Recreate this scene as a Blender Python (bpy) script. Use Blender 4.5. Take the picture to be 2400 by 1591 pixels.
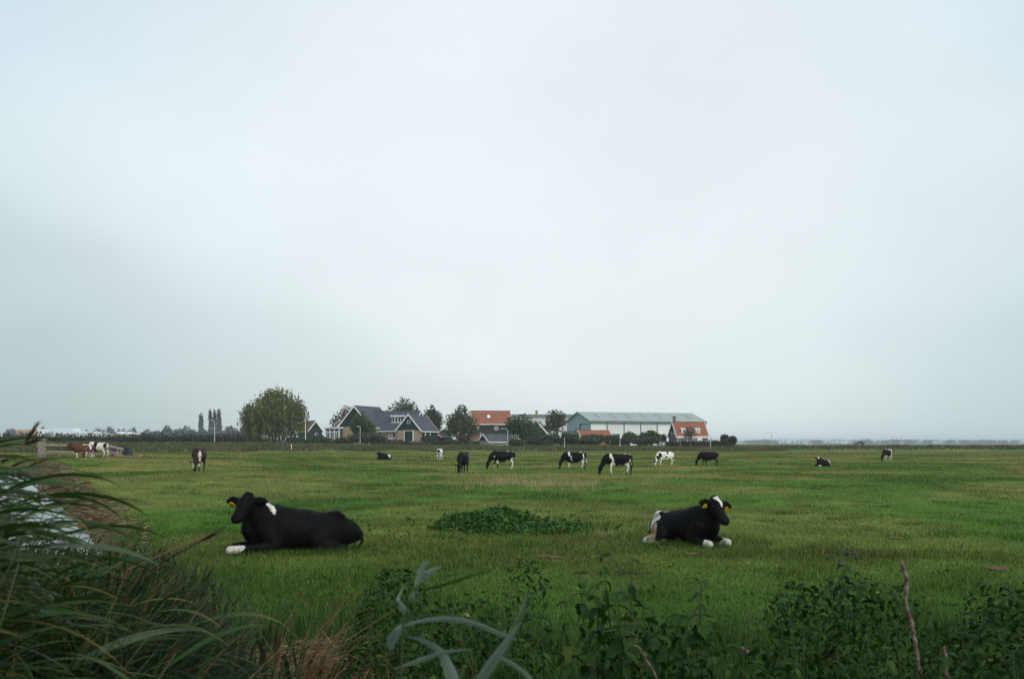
import bpy, bmesh, math, random
import numpy as np
from mathutils import Vector, Matrix

for o in list(bpy.data.objects): bpy.data.objects.remove(o)
scene = bpy.context.scene
COL = scene.collection
R = math.radians

# ------------------------------------------------------------------ camera
F, HOR, EYE = 2333.0, 1038.0, 1.8          # 35 mm lens; horizon row of the photograph; eye height in metres
cam_d = bpy.data.cameras.new('camera'); cam = bpy.data.objects.new('camera', cam_d); COL.objects.link(cam)
cam.location = (0, 0, EYE); cam.rotation_euler = (R(90), 0, 0)
cam_d.sensor_width = 36; cam_d.lens = 35; cam_d.shift_y = (HOR - 795.5) / 2400.0
cam_d.clip_start = 0.05; cam_d.clip_end = 30000
cam_d.dof.use_dof = True; cam_d.dof.focus_distance = 22; cam_d.dof.aperture_fstop = 4.5
scene.camera = cam

# ------------------------------------------------------------------ sky and sun
SUN_EL, SUN_AZ = R(42), R(142)                # azimuth measured from +Y towards +X
w = bpy.data.worlds.new('World'); scene.world = w; w.use_nodes = True
nt = w.node_tree; nt.nodes.clear()
def N(tree, typ, **kw):
    n = tree.nodes.new(typ)
    for k, v in kw.items(): setattr(n, k, v)
    return n
out = N(nt, 'ShaderNodeOutputWorld')
sky = N(nt, 'ShaderNodeTexSky'); sky.sky_type = 'NISHITA'; sky.sun_disc = False
sky.sun_elevation = SUN_EL; sky.sun_rotation = SUN_AZ
bg1 = N(nt, 'ShaderNodeBackground'); bg1.inputs[1].default_value = 0.06
nt.links.new(sky.outputs[0], bg1.inputs[0])
tc = N(nt, 'ShaderNodeTexCoord')
sep = N(nt, 'ShaderNodeSeparateXYZ'); nt.links.new(tc.outputs['Generated'], sep.inputs[0])
# cloud deck: soft stretched noise in the direction vector
mp = N(nt, 'ShaderNodeMapping'); mp.inputs['Scale'].default_value = (1.0, 1.0, 1.7); mp.inputs['Rotation'].default_value = (0.2, 0.35, 0.3)
mp.inputs['Location'].default_value = (3.1, 1.7, 0.4)
nt.links.new(tc.outputs['Generated'], mp.inputs[0])
nz = N(nt, 'ShaderNodeTexNoise'); nz.inputs['Scale'].default_value = 2.2; nz.inputs['Detail'].default_value = 4.5; nz.inputs['Roughness'].default_value = 0.45
nt.links.new(mp.outputs[0], nz.inputs['Vector'])
ma = N(nt, 'ShaderNodeMath', operation='MULTIPLY_ADD'); ma.inputs[1].default_value = 0.16; ma.inputs[2].default_value = -0.08
nt.links.new(nz.outputs[0], ma.inputs[0])
zz = N(nt, 'ShaderNodeMath', operation='ADD'); nt.links.new(sep.outputs[2], zz.inputs[0]); nt.links.new(ma.outputs[0], zz.inputs[1])
rp = N(nt, 'ShaderNodeValToRGB'); cr = rp.color_ramp; cr.interpolation = 'EASE'
SKYR = [(0.0, (.45, .57, .58)), (0.07, (.48, .605, .62)), (0.16, (.56, .67, .685)), (0.26, (.61, .72, .745)), (0.36, (.55, .685, .77)), (0.48, (.49, .635, .78)), (1.0, (.49, .635, .78))]
cr.elements[0].position = 0; cr.elements[0].color = (*SKYR[0][1], 1)
cr.elements[1].position = 1; cr.elements[1].color = (*SKYR[-1][1], 1)
for p, c in SKYR[1:-1]:
    e = cr.elements.new(p); e.color = (*c, 1)
nt.links.new(zz.outputs[0], rp.inputs[0])
# bright veil round the hidden sun
dt = N(nt, 'ShaderNodeVectorMath', operation='DOT_PRODUCT'); dt.inputs[1].default_value = Vector((0.03, 1, 0.30)).normalized()
nt.links.new(tc.outputs['Generated'], dt.inputs[0])
mr = N(nt, 'ShaderNodeMapRange'); mr.interpolation_type = 'SMOOTHSTEP'
mr.inputs['From Min'].default_value = 0.84; mr.inputs['From Max'].default_value = 1.0; mr.inputs['To Max'].default_value = 1.0
nt.links.new(dt.outputs['Value'], mr.inputs['Value'])
mx = N(nt, 'ShaderNodeMix', data_type='RGBA'); mx.inputs[7].default_value = (.775, .832, .85, 1)
vm = N(nt, 'ShaderNodeMath', operation='MULTIPLY'); vm.inputs[1].default_value = 0.9
nt.links.new(mr.outputs[0], vm.inputs[0]); nt.links.new(vm.outputs[0], mx.inputs[0]); nt.links.new(rp.outputs[0], mx.inputs[6])
# faint mottling of the deck
nz2 = N(nt, 'ShaderNodeTexNoise'); nz2.inputs['Scale'].default_value = 3.0; nz2.inputs['Detail'].default_value = 5.0; nz2.inputs['Roughness'].default_value = 0.5
nt.links.new(mp.outputs[0], nz2.inputs['Vector'])
mr2 = N(nt, 'ShaderNodeMapRange'); mr2.inputs['From Min'].default_value = 0.3; mr2.inputs['From Max'].default_value = 0.7
mr2.inputs['To Min'].default_value = 0.95; mr2.inputs['To Max'].default_value = 1.05
nt.links.new(nz2.outputs[0], mr2.inputs['Value'])
vs = N(nt, 'ShaderNodeVectorMath', operation='SCALE'); nt.links.new(mx.outputs[2], vs.inputs[0]); nt.links.new(mr2.outputs[0], vs.inputs['Scale'])
# slightly darker cloud bank low on the left, with a slanting soft edge
pl = N(nt, 'ShaderNodeVectorMath', operation='DOT_PRODUCT'); pl.inputs[1].default_value = Vector((-.514, 1, .239)).cross(Vector((-.02, 1, .059))).normalized(); nt.links.new(tc.outputs['Generated'], pl.inputs[0])
pj = N(nt, 'ShaderNodeMath', operation='MULTIPLY_ADD'); pj.inputs[1].default_value = .35; nt.links.new(ma.outputs[0], pj.inputs[0]); nt.links.new(pl.outputs['Value'], pj.inputs[2])
pm = N(nt, 'ShaderNodeMapRange'); pm.interpolation_type = 'SMOOTHSTEP'; pm.inputs['From Min'].default_value = -.035; pm.inputs['From Max'].default_value = .03; pm.inputs['To Min'].default_value = 1.0 if pl.inputs[1].default_value[2] < 0 else .90; pm.inputs['To Max'].default_value = .90 if pl.inputs[1].default_value[2] < 0 else 1.0
nt.links.new(pj.outputs[0], pm.inputs['Value'])
vs3 = N(nt, 'ShaderNodeVectorMath', operation='SCALE'); nt.links.new(vs.outputs[0], vs3.inputs[0]); nt.links.new(pm.outputs[0], vs3.inputs['Scale']); vs = vs3
bg2 = N(nt, 'ShaderNodeBackground'); nt.links.new(vs.outputs[0], bg2.inputs[0]); bg2.inputs[1].default_value = 0.65
ms = N(nt, 'ShaderNodeMixShader'); ms.inputs[0].default_value = 0.93
nt.links.new(bg1.outputs[0], ms.inputs[1]); nt.links.new(bg2.outputs[0], ms.inputs[2]); nt.links.new(ms.outputs[0], out.inputs[0])

sl = bpy.data.lights.new('sun', 'SUN'); sl.energy = 1.5; sl.angle = R(40); sl.color = (1, .97, .92)
sun = bpy.data.objects.new('sun', sl); COL.objects.link(sun)
sd = Vector((math.cos(SUN_EL) * math.sin(SUN_AZ), math.cos(SUN_EL) * math.cos(SUN_AZ), math.sin(SUN_EL)))
sun.rotation_euler = sd.to_track_quat('Z', 'Y').to_euler(); sun.location = sd * 50
vs_ = scene.view_settings; vs_.view_transform = 'Standard'; vs_.look = 'None'; vs_.exposure = 0.8; vs_.gamma = 1; vs_.use_curve_mapping = False

# ------------------------------------------------------------------ helpers
rng = np.random.default_rng(7); random.seed(7)
def sst(x, a, b):
    t = np.clip((np.asarray(x, float) - a) / (b - a), 0, 1); return t * t * (3 - 2 * t)
_ng = np.random.default_rng(3).random((256, 256))
def vnoise(x, y):
    x = np.asarray(x, float); y = np.asarray(y, float)
    xi = np.floor(x).astype(int); yi = np.floor(y).astype(int); fx = x - xi; fy = y - yi
    fx = fx * fx * (3 - 2 * fx); fy = fy * fy * (3 - 2 * fy)
    a = _ng[xi % 256, yi % 256]; b = _ng[(xi + 1) % 256, yi % 256]; c = _ng[xi % 256, (yi + 1) % 256]; d = _ng[(xi + 1) % 256, (yi + 1) % 256]
    return (a * (1 - fx) + b * fx) * (1 - fy) + (c * (1 - fx) + d * fx) * fy
def fbm(x, y, s, o=3):
    v = 0; a = 1; t = 0
    for i in range(o):
        c_, s_ = math.cos(.6 + i * 1.1), math.sin(.6 + i * 1.1); v = v + a * vnoise((np.asarray(x) * c_ - np.asarray(y) * s_) / s + 17.3 * i, (np.asarray(x) * s_ + np.asarray(y) * c_) / s + 5.1 * i); t += a; a *= .5; s *= .5
    return v / t
def ditch_d(x, y): return (x + 1.1 + 0.5 * (y - 7.5)) * 0.894       # metres right of the ditch's brown edge
def foot(x): return 221 + 0.77 * np.clip(x, -75, 0)                   # foot of the dike
def zt(x, y):
    x = np.asarray(x, float); y = np.asarray(y, float)
    z = 0.05 * (fbm(x + 300, y + 300, 6.0, 2) - .5) * sst(y, 4, 12) * 2
    z = z + 0.018 * np.clip(-x - 4, 0, 36) * sst(y, 18, 55) * (1 - .7 * sst(y, 105, 175))
    d = ditch_d(x, y)
    prof = sst(-d, -0.5, 2.3) * (1 - sst(-d, 4.4, 6.0))
    z = z - 1.0 * prof * sst(y, 11, 20) * (1 - sst(y, 80, 88)) - prof * z * .6
    f = y - (106 + 0.6 * x)
    z = z - 0.32 * np.exp(-(f / .9) ** 2) * sst(x, -45, -30)
    top = 1.05 + 0.45 * sst(-x, 15, 60)
    z = z + top * sst(y - foot(x), -1, 9) * (1 - sst(y, 420, 470))
    return z
def ztf(x, y): return float(zt(x, y))
def at(px, py, Y): return Vector(((px - 1200) / F * Y, Y, EYE + (HOR - py) / F * Y))
def gx(px, Y):
    x = (px - 1200) / F * Y; return Vector((x, Y, ztf(x, Y)))

def tag(o, label=None, cat=None, group=None, kind=None):
    if label: o['label'] = label
    if cat: o['category'] = cat
    if group: o['group'] = group
    if kind: o['kind'] = kind
    return o
def empty(name, loc, rz=0):
    o = bpy.data.objects.new(name, None); COL.objects.link(o); o.location = loc; o.rotation_euler = (0, 0, rz); o.empty_display_size = .2
    return o
def link(name, me, mat=None, parent=None, loc=None):
    o = bpy.data.objects.new(name, me); COL.objects.link(o)
    if mat is not None and len(me.materials) == 0: me.materials.append(mat)
    if parent is not None: o.parent = parent
    if loc is not None: o.location = loc
    return o
def np_mesh(name, V, Fc, cols=None, smooth=False):
    """V (n,3); Fc (m,k) equal-sized faces; cols (n,3) per vertex."""
    me = bpy.data.meshes.new(name); V = np.asarray(V, np.float32); Fc = np.asarray(Fc, np.int32); k = Fc.shape[1]
    me.vertices.add(len(V)); me.vertices.foreach_set('co', V.ravel())
    me.loops.add(Fc.size); me.loops.foreach_set('vertex_index', Fc.ravel())
    me.polygons.add(len(Fc)); me.polygons.foreach_set('loop_start', np.arange(0, Fc.size, k, dtype=np.int32)); 
    me.polygons.foreach_set('loop_total', np.full(len(Fc), k, np.int32))
    if smooth: me.polygons.foreach_set('use_smooth', np.ones(len(Fc), bool))
    if cols is not None:
        a = me.color_attributes.new('tint', 'FLOAT_COLOR', 'POINT')
        c = np.ones((len(V), 4), np.float32); c[:, :3] = cols; a.data.foreach_set('color', c.ravel())
    me.update(calc_edges=True); me.validate(); return me
class MB:
    def __init__(s): s.v = []; s.f = []
    def add(s, vs, fs, M=None):
        b = len(s.v)
        for p in vs:
            p = Vector(p); s.v.append(M @ p if M is not None else p)
        s.f += [[i + b for i in f] for f in fs]; return s
    def box(s, x0, x1, y0, y1, z0, z1, M=None):
        return s.add([(x0,y0,z0),(x1,y0,z0),(x1,y1,z0),(x0,y1,z0),(x0,y0,z1),(x1,y0,z1),(x1,y1,z1),(x0,y1,z1)],
                     [(0,3,2,1),(4,5,6,7),(0,1,5,4),(1,2,6,5),(2,3,7,6),(3,0,4,7)], M)
    def prism(s, pts, y0, y1, M=None):
        n = len(pts)
        return s.add([(p[0], y0, p[1]) for p in pts] + [(p[0], y1, p[1]) for p in pts],
                     [list(range(n)), list(range(2*n-1, n-1, -1))] + [[(i+1) % n, i, i+n, (i+1) % n + n] for i in range(n)], M)
    def tube(s, pts, rad, n=6, cap=True):
        pts = [Vector(p) for p in pts]; rings = []
        for i, p in enumerate(pts):
            t = (pts[min(i+1, len(pts)-1)] - pts[max(i-1, 0)]).normalized()
            a = t.orthogonal().normalized() if i == 0 else (rings_a - t * rings_a.dot(t)).normalized()
            rings_a = a; b = t.cross(a); r = rad[i] if hasattr(rad, '__len__') else rad
            base = len(s.v); rings.append(base)
            for k in range(n):
                q = 2 * math.pi * k / n; s.v.append(p + (a * math.cos(q) + b * math.sin(q)) * r)
        for i in range(len(rings) - 1):
            for k in range(n): s.f.append([rings[i]+k, rings[i]+(k+1) % n, rings[i+1]+(k+1) % n, rings[i+1]+k])
        if cap: s.f.append([rings[0]+k for k in range(n)][::-1]); s.f.append([rings[-1]+k for k in range(n)])
        return s
    def mesh(s, name, smooth=False):
        me = bpy.data.meshes.new(name); me.from_pydata([tuple(v) for v in s.v], [], s.f); me.update()
        if smooth: me.polygons.foreach_set('use_smooth', np.ones(len(me.polygons), bool))
        return me
    def build(s, name, mat, parent=None, smooth=False, loc=None):
        return link(name, s.mesh(name, smooth), mat, parent, loc)

# ------------------------------------------------------------------ materials
MAT = {}
def mat(name, col, rough=.75, var=0.0, scale=5.0, spec=.3, col2=None, bump=0.0, coords='Object', metal=0):
    if name in MAT: return MAT[name]
    m = bpy.data.materials.new(name); m.use_nodes = True; t = m.node_tree; b = t.nodes['Principled BSDF']
    b.inputs['Roughness'].default_value = rough; b.inputs['Specular IOR Level'].default_value = spec; b.inputs['Metallic'].default_value = metal
    b.inputs['Base Color'].default_value = (*col, 1)
    if var or col2:
        tcn = N(t, 'ShaderNodeTexCoord'); nn = N(t, 'ShaderNodeTexNoise'); nn.inputs['Scale'].default_value = scale; nn.inputs['Detail'].default_value = 5
        t.links.new(tcn.outputs[coords], nn.inputs['Vector'])
        c2 = col2 if col2 else tuple(c * (1 - var) for c in col); c1 = col if col2 else tuple(min(1, c * (1 + var)) for c in col)
        r = N(t, 'ShaderNodeValToRGB'); r.color_ramp.elements[0].position = .35; r.color_ramp.elements[1].position = .65
        r.color_ramp.elements[0].color = (*c1, 1); r.color_ramp.elements[1].color = (*c2, 1)
        t.links.new(nn.outputs[0], r.inputs[0]); t.links.new(r.outputs[0], b.inputs['Base Color'])
        if bump:
            bp = N(t, 'ShaderNodeBump'); bp.inputs['Strength'].default_value = bump; t.links.new(nn.outputs[0], bp.inputs['Height']); t.links.new(bp.outputs[0], b.inputs['Normal'])
    MAT[name] = m; return m
def leafmat(name, trans=.3, rough=.55, spec=.3):
    """per-leaf colour from the tint attribute, with some light passing through"""
    if name in MAT: return MAT[name]
    m = bpy.data.materials.new(name); m.use_nodes = True; t = m.node_tree; b = t.nodes['Principled BSDF']; o = t.nodes['Material Output']
    a = N(t, 'ShaderNodeAttribute'); a.attribute_name = 'tint'
    b.inputs['Roughness'].default_value = rough; b.inputs['Specular IOR Level'].default_value = spec
    t.links.new(a.outputs['Color'], b.inputs['Base Color'])
    tr = N(t, 'ShaderNodeBsdfTranslucent'); t.links.new(a.outputs['Color'], tr.inputs[0])
    mxs = N(t, 'ShaderNodeMixShader'); mxs.inputs[0].default_value = trans
    t.links.new(b.outputs[0], mxs.inputs[1]); t.links.new(tr.outputs[0], mxs.inputs[2]); t.links.new(mxs.outputs[0], o.inputs[0])
    MAT[name] = m; return m
LEAF = leafmat('foliage', .42); GRASS = leafmat('grass_blades', .25, .7, .15)
WHITE = mat('white_paint', (.74, .73, .69), .5, .06, 3)
DARKGREEN = mat('dark_green_boards', (.010, .026, .022), .6, .25, 2)
BLACKTAR = mat('black_tarred_boards', (.022, .021, .022), .7, .3, 3)
BRICK = mat('pale_brick', (.34, .25, .17), .85, .22, 9)
REDBRICK = mat('brown_brick', (.19, .115, .085), .85, .25, 9)
GLASS = mat('window_glass', (.02, .024, .028), .08, spec=.5)
CURTAIN = mat('net_curtain', (.35, .36, .36), .9, .2, 6)
GREYWOOD = mat('weathered_wood', (.25, .205, .16), .9, .35, 7)
BARK = mat('bark', (.075, .058, .042), .95, .4, 4, bump=.4)
METALPOST = mat('galvanised_post', (.50, .52, .52), .5, .08, 2)
DARKMETAL = mat('dark_metal', (.03, .035, .035), .5)
def tilemat(name, c1, c2, step, rough=.8):
    m = bpy.data.materials.new(name); m.use_nodes = True; t = m.node_tree; b = t.nodes['Principled BSDF']; b.inputs['Roughness'].default_value = rough; b.inputs['Specular IOR Level'].default_value = .25
    tcn = N(t, 'ShaderNodeTexCoord'); nn = N(t, 'ShaderNodeTexNoise'); nn.inputs['Scale'].default_value = 1.3; nn.inputs['Detail'].default_value = 8; nn.inputs['Roughness'].default_value = .75
    t.links.new(tcn.outputs['Object'], nn.inputs[0])
    r = N(t, 'ShaderNodeValToRGB'); r.color_ramp.elements[0].position = .34; r.color_ramp.elements[1].position = .66
    r.color_ramp.elements[0].color = (*c1, 1); r.color_ramp.elements[1].color = (*c2, 1); t.links.new(nn.outputs[0], r.inputs[0]); t.links.new(r.outputs[0], b.inputs['Base Color'])
    wv = N(t, 'ShaderNodeTexWave'); wv.wave_type = 'BANDS'; wv.bands_direction = 'Z'; wv.inputs['Scale'].default_value = step; wv.inputs['Distortion'].default_value = .4
    t.links.new(tcn.outputs['Object'], wv.inputs[0])
    bp = N(t, 'ShaderNodeBump'); bp.inputs['Strength'].default_value = .5; bp.inputs['Distance'].default_value = .06; t.links.new(wv.outputs[0], bp.inputs['Height']); t.links.new(bp.outputs[0], b.inputs['Normal'])
    MAT[name] = m; return m
SLATE = tilemat('slate_tiles', (.050, .056, .063), (.085, .09, .098), 5)
ORANGE = tilemat('orange_pantiles', (.34, .120, .058), (.150, .062, .038), 5)
BROWNTILE = tilemat('brown_pantiles', (.17, .085, .055), (.10, .055, .04), 5)

# ------------------------------------------------------------------ ground
GREEN_L, GREEN_M, STRAW, BROWN = np.array((.021, .080, .005)), np.array((.056, .126, .013)), np.array((.195, .178, .050)), np.array((.095, .065, .026))
def pasture(x, y):
    """colour of the turf by place: lush, plain, straw and brown patches"""
    a = fbm(x * .8, y * .6, 3.2, 4); b = fbm(x + 77, (y + 31) * .8, 5.5, 4); c = fbm(x * .9 + 11, y + 200, 1.3, 3)
    far = sst(y, 25, 75)
    lush = sst(a, .46, .60)[..., None]; st = (sst(b, .44, .64) * (.38 + .30 * far) + .03 + .15 * far)[..., None]
    col = GREEN_M * (1 - lush) + GREEN_L * lush
    col = col * (1 - st) + STRAW * st
    br = (sst(c, .64, .74) * .5)[..., None]
    col = col * (1 - br) + BROWN * br
    d = ditch_d(x, y); bank = (sst(-d - 1.3 * (1 - sst(y, 13, 25)), -.35, .3) * (1 - sst(-d, 5.2, 6.4)) * sst(y, 6, 9) * (1 - sst(y, 80, 90)))[..., None]
    col = col * (1 - bank) + BROWN * .8 * bank
    near = (1 - sst(y, 9, 20))[..., None] * .78; col = col * (1 - near) + (GREEN_L * .78 + GREEN_M * .12) * near  # near turf greener, and darkened in its colour to extend the foreground shade
    sp = ((1 - sst(y, 7.6, 8.6)) * (1 - sst(x / np.maximum(y, .1), -.17, -.12)) * sst(y, -1, 1))[..., None]; col = col * (1 - sp) + BROWN * .7 * sp
    f = np.exp(-((y - (106 + .6 * x)) / 1.4) ** 2)[..., None] * .75
    col = col * (1 - f) + BROWN * 1.0 * f
    dk = sst(y - foot(x), -3, 2)[..., None]
    col = col * (1 - dk) + (GREEN_M * .8 + STRAW * .1) * dk
    return col
def grade(a, b, n, fine0, fine1, step):
    core = np.arange(fine0, fine1 + step / 2, step)
    lo = fine0 - np.geomspace(step, fine0 - a, n)[::-1]; hi = fine1 + np.geomspace(step, b - fine1, n)
    return np.concatenate([lo, core, hi])
gxs = grade(-4800, 4800, 60, -48, 34, .4); gys = grade(-450, 6300, 70, -4, 130, .5)
XX, YY = np.meshgrid(gxs, gys); ZZ = zt(XX, YY)
V = np.stack([XX.ravel(), YY.ravel(), ZZ.ravel()], 1); nx_, ny_ = len(gxs), len(gys)
ii = (np.arange(ny_ - 1)[:, None] * nx_ + np.arange(nx_ - 1)[None]).ravel()
me = np_mesh('ground', V, np.stack([ii, ii + 1, ii + nx_ + 1, ii + nx_], 1), pasture(V[:, 0], V[:, 1]), smooth=True)
m = bpy.data.materials.new('pasture'); m.use_nodes = True; t = m.node_tree; b = t.nodes['Principled BSDF']; b.inputs['Roughness'].default_value = .95; b.inputs['Specular IOR Level'].default_value = .05
a = N(t, 'ShaderNodeAttribute'); a.attribute_name = 'tint'
geo = N(t, 'ShaderNodeNewGeometry')
n1 = N(t, 'ShaderNodeTexNoise'); n1.inputs['Scale'].default_value = 1.6; n1.inputs['Detail'].default_value = 8; n1.inputs['Roughness'].default_value = .7
mpg = N(t, 'ShaderNodeMapping'); mpg.inputs['Scale'].default_value = (.6, .35, 1); t.links.new(geo.outputs['Position'], mpg.inputs[0]); t.links.new(mpg.outputs[0], n1.inputs[0])
mrg = N(t, 'ShaderNodeMapRange'); mrg.inputs['From Min'].default_value = .3; mrg.inputs['From Max'].default_value = .7; mrg.inputs['To Min'].default_value = .55; mrg.inputs['To Max'].default_value = 1.35; t.links.new(n1.outputs[0], mrg.inputs[0])
sc = N(t, 'ShaderNodeVectorMath', operation='SCALE'); t.links.new(a.outputs['Color'], sc.inputs[0]); t.links.new(mrg.outputs[0], sc.inputs['Scale']); t.links.new(sc.outputs[0], b.inputs['Base Color'])
bp = N(t, 'ShaderNodeBump'); bp.inputs['Strength'].default_value = .6; bp.inputs['Distance'].default_value = .08; t.links.new(n1.outputs[0], bp.inputs['Height']); t.links.new(bp.outputs[0], b.inputs['Normal'])
ground = link('ground', me, m); tag(ground, 'flat grazed pasture of green and straw coloured grass', 'field', kind='structure')

# water of the ditch
wm = bpy.data.materials.new('ditch_water'); wm.use_nodes = True; t = wm.node_tree; b = t.nodes['Principled BSDF']
b.inputs['Base Color'].default_value = (.012, .014, .010, 1); b.inputs['Roughness'].default_value = .03; b.inputs['IOR'].default_value = 1.33; b.inputs['Specular IOR Level'].default_value = .5
n1 = N(t, 'ShaderNodeTexNoise'); n1.inputs['Scale'].default_value = 3; bp = N(t, 'ShaderNodeBump'); bp.inputs['Strength'].default_value = .04; bp.inputs['Distance'].default_value = .05
geo = N(t, 'ShaderNodeNewGeometry'); t.links.new(geo.outputs['Position'], n1.inputs[0]); t.links.new(n1.outputs[0], bp.inputs['Height']); t.links.new(bp.outputs[0], b.inputs['Normal'])
def dpt(d, y, z): return (d / .894 - 1.1 - .5 * (y - 7.5), y, z)
wv_ = MB(); ys = np.linspace(12.5, 88, 40)
vs0 = [dpt(-.2, y, -.42) for y in ys] + [dpt(-6.0, y, -.42) for y in ys]
wv_.add(vs0, [[i, i + 1, i + 41, i + 40] for i in range(39)]); tag(wv_.build('water', wm), 'still grey water in the ditch behind the reeds', 'ditch', kind='structure')

# ------------------------------------------------------------------ blades (grass, reeds far off)
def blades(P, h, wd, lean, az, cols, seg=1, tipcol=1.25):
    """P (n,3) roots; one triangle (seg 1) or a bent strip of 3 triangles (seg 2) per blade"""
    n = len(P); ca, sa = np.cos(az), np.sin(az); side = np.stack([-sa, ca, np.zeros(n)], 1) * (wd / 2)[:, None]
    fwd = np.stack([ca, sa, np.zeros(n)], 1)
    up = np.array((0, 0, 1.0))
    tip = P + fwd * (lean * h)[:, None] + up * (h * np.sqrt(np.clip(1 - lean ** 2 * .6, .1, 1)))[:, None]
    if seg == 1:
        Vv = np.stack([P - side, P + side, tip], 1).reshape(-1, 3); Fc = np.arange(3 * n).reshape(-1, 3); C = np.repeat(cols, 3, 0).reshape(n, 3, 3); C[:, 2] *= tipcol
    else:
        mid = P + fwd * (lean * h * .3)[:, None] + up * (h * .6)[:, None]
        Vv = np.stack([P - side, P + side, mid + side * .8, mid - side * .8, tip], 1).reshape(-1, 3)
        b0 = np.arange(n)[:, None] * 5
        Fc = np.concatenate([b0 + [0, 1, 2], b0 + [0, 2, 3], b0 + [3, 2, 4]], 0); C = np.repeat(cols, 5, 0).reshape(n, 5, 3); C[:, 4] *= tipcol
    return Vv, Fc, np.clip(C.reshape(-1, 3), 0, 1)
def make_grass(name, y0, y1, rho0, p, seg, seed, label, fin=None, fout=None):
    g = np.random.default_rng(seed)
    yy = np.linspace(y0, y1, 2000); dens = np.minimum(rho0, rho0 * (8 / yy) ** p) * 1.36 * (yy + 1); cdf = np.cumsum(dens) * (yy[1] - yy[0]); n = int(cdf[-1])
    y = np.interp(g.random(n) * cdf[-1], cdf, yy); x = (g.random(n) - .5) * 1.36 * (y + 1)
    d = ditch_d(x, y); keep = ~((d < .25 - 1.7 * (1 - sst(y, 13, 25)) + .7 * (fbm(x, y, .8, 2) - .5)) & (d > -5.6) & (y < 86))
    straw_patch = (y < 8.1 + 1.1 * (fbm(x + 9, y, .9, 2) - .5)) & (x < -.135 * y + .5 * (fbm(x, y + 40, .7, 2) - .5)); keep &= ~(straw_patch & (g.random(n) < .93))
    if fin: keep &= g.random(n) < sst(y, *fin)
    if fout: keep &= g.random(n) < 1 - sst(y, *fout)
    x, y = x[keep], y[keep]; n = len(x)
    col = pasture(x, y); lush = sst(fbm(x * .8, y * .6, 3.2, 4), .48, .64)
    tuft = sst(fbm(x + 50, y, .9, 2), .5, .75)
    h = (.022 + .035 * g.random(n) + .065 * lush * g.random(n) + .10 * tuft * g.random(n)) * (1 + .35 * sst(y, 20, 90)) 
    h *= 1 + .9 * (1 - sst(y, 7, 11)) * g.random(n)
    wd = .0042 * (np.maximum(y, 8) / 8) ** .9 * (.7 + .6 * g.random(n))
    dry = (g.random(n) < (.035 + .13 * sst(y, 10, 40)))[:, None]
    col = np.where(dry, STRAW * (.8 + .6 * g.random((n, 1))), col * (.50 + 1.0 * g.random((n, 1))))
    col = col * (1 + (g.random((n, 3)) - .5) * .18)
    P = np.stack([x, y, zt(x, y) - .006], 1)
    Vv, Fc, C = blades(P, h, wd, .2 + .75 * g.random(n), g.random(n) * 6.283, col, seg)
    o = link(name, np_mesh(name, Vv, Fc, C), GRASS); tag(o, label, 'grass', kind='stuff'); return o
make_grass('pasture_grass', 5, 27, 2200, 1.5, 2, 11, 'short green grass of the near pasture round the lying cows', fout=(13, 27))
make_grass('distant_pasture_grass', 11, 215, 1900, 1.66, 1, 12, 'grazed green and straw grass of the middle and far pasture', fin=(11, 22))

# dry straw tufts in the middle of the field, brown growth in the furrow
def scatter_tufts(name, centers, n_each, spread, hh, wd, colA, colB, label, lean=.6, cat='grass', azb=None):
    g = np.random.default_rng(len(centers) * 7 + n_each); c = np.repeat(np.asarray(centers), n_each, 0); n = len(c)
    sp = np.asarray(spread); xy = c[:, :2] + g.normal(0, 1, (n, 2)) * sp
    P = np.stack([xy[:, 0], xy[:, 1], zt(xy[:, 0], xy[:, 1]) - .01], 1); k = g.random((n, 1))
    col = (np.array(colA) * k + np.array(colB) * (1 - k)) * (.7 + .6 * g.random((n, 1)))
    az = g.random(n) * 6.283 if azb is None else azb + g.normal(0, .7, n)
    Vv, Fc, C = blades(P, hh * (.5 + .8 * g.random(n)), wd * (.6 + .8 * g.random(n)), lean * g.random(n), az, col, 1, 1.1)
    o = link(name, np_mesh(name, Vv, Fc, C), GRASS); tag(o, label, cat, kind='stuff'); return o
def gpt(px, py):
    Y = 40.0
    for _ in range(30): Y = (EYE - ztf((px - 1200) / F * Y, Y)) * F / (py - HOR)
    return ((px - 1200) / F * Y, Y)
cs = [gpt(random.uniform(1150, 1400), random.uniform(1131, 1141)) for _ in range(60)] + [gpt(random.uniform(1080, 1420), random.uniform(1112, 1150)) for _ in range(26)]
scatter_tufts('dry_grass', cs, 30, (.30, .16), .26, .018, (.36, .30, .15), (.24, .22, .09), 'pale straw tufts standing in the middle of the pasture')
g = np.random.default_rng(5); fx = g.uniform(-42, 105, 420)
scatter_tufts('furrow_growth', np.stack([fx, 106 + .6 * fx + g.normal(0, .5, 420)], 1), 60, (.5, .28), .26, .05, (.115, .062, .036), (.10, .085, .035), 'brown weeds along the shallow furrow across the field')
cs = [gpt(random.uniform(350, 2400), random.uniform(1085, 1300)) for _ in range(120)] + [gpt(412, 1140), gpt(420, 1145), gpt(455, 1158), gpt(330, 1108), gpt(640, 1100), gpt(2000, 1215), gpt(1960, 1218)]
cs = [c for c in cs if ditch_d(*c) > 1]
scatter_tufts('lush_tufts', cs, 90, (.22, .16), .13, .012, (.028, .075, .014), (.04, .09, .016), 'darker lush tufts dotted over the pasture', lean=.9)

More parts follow.
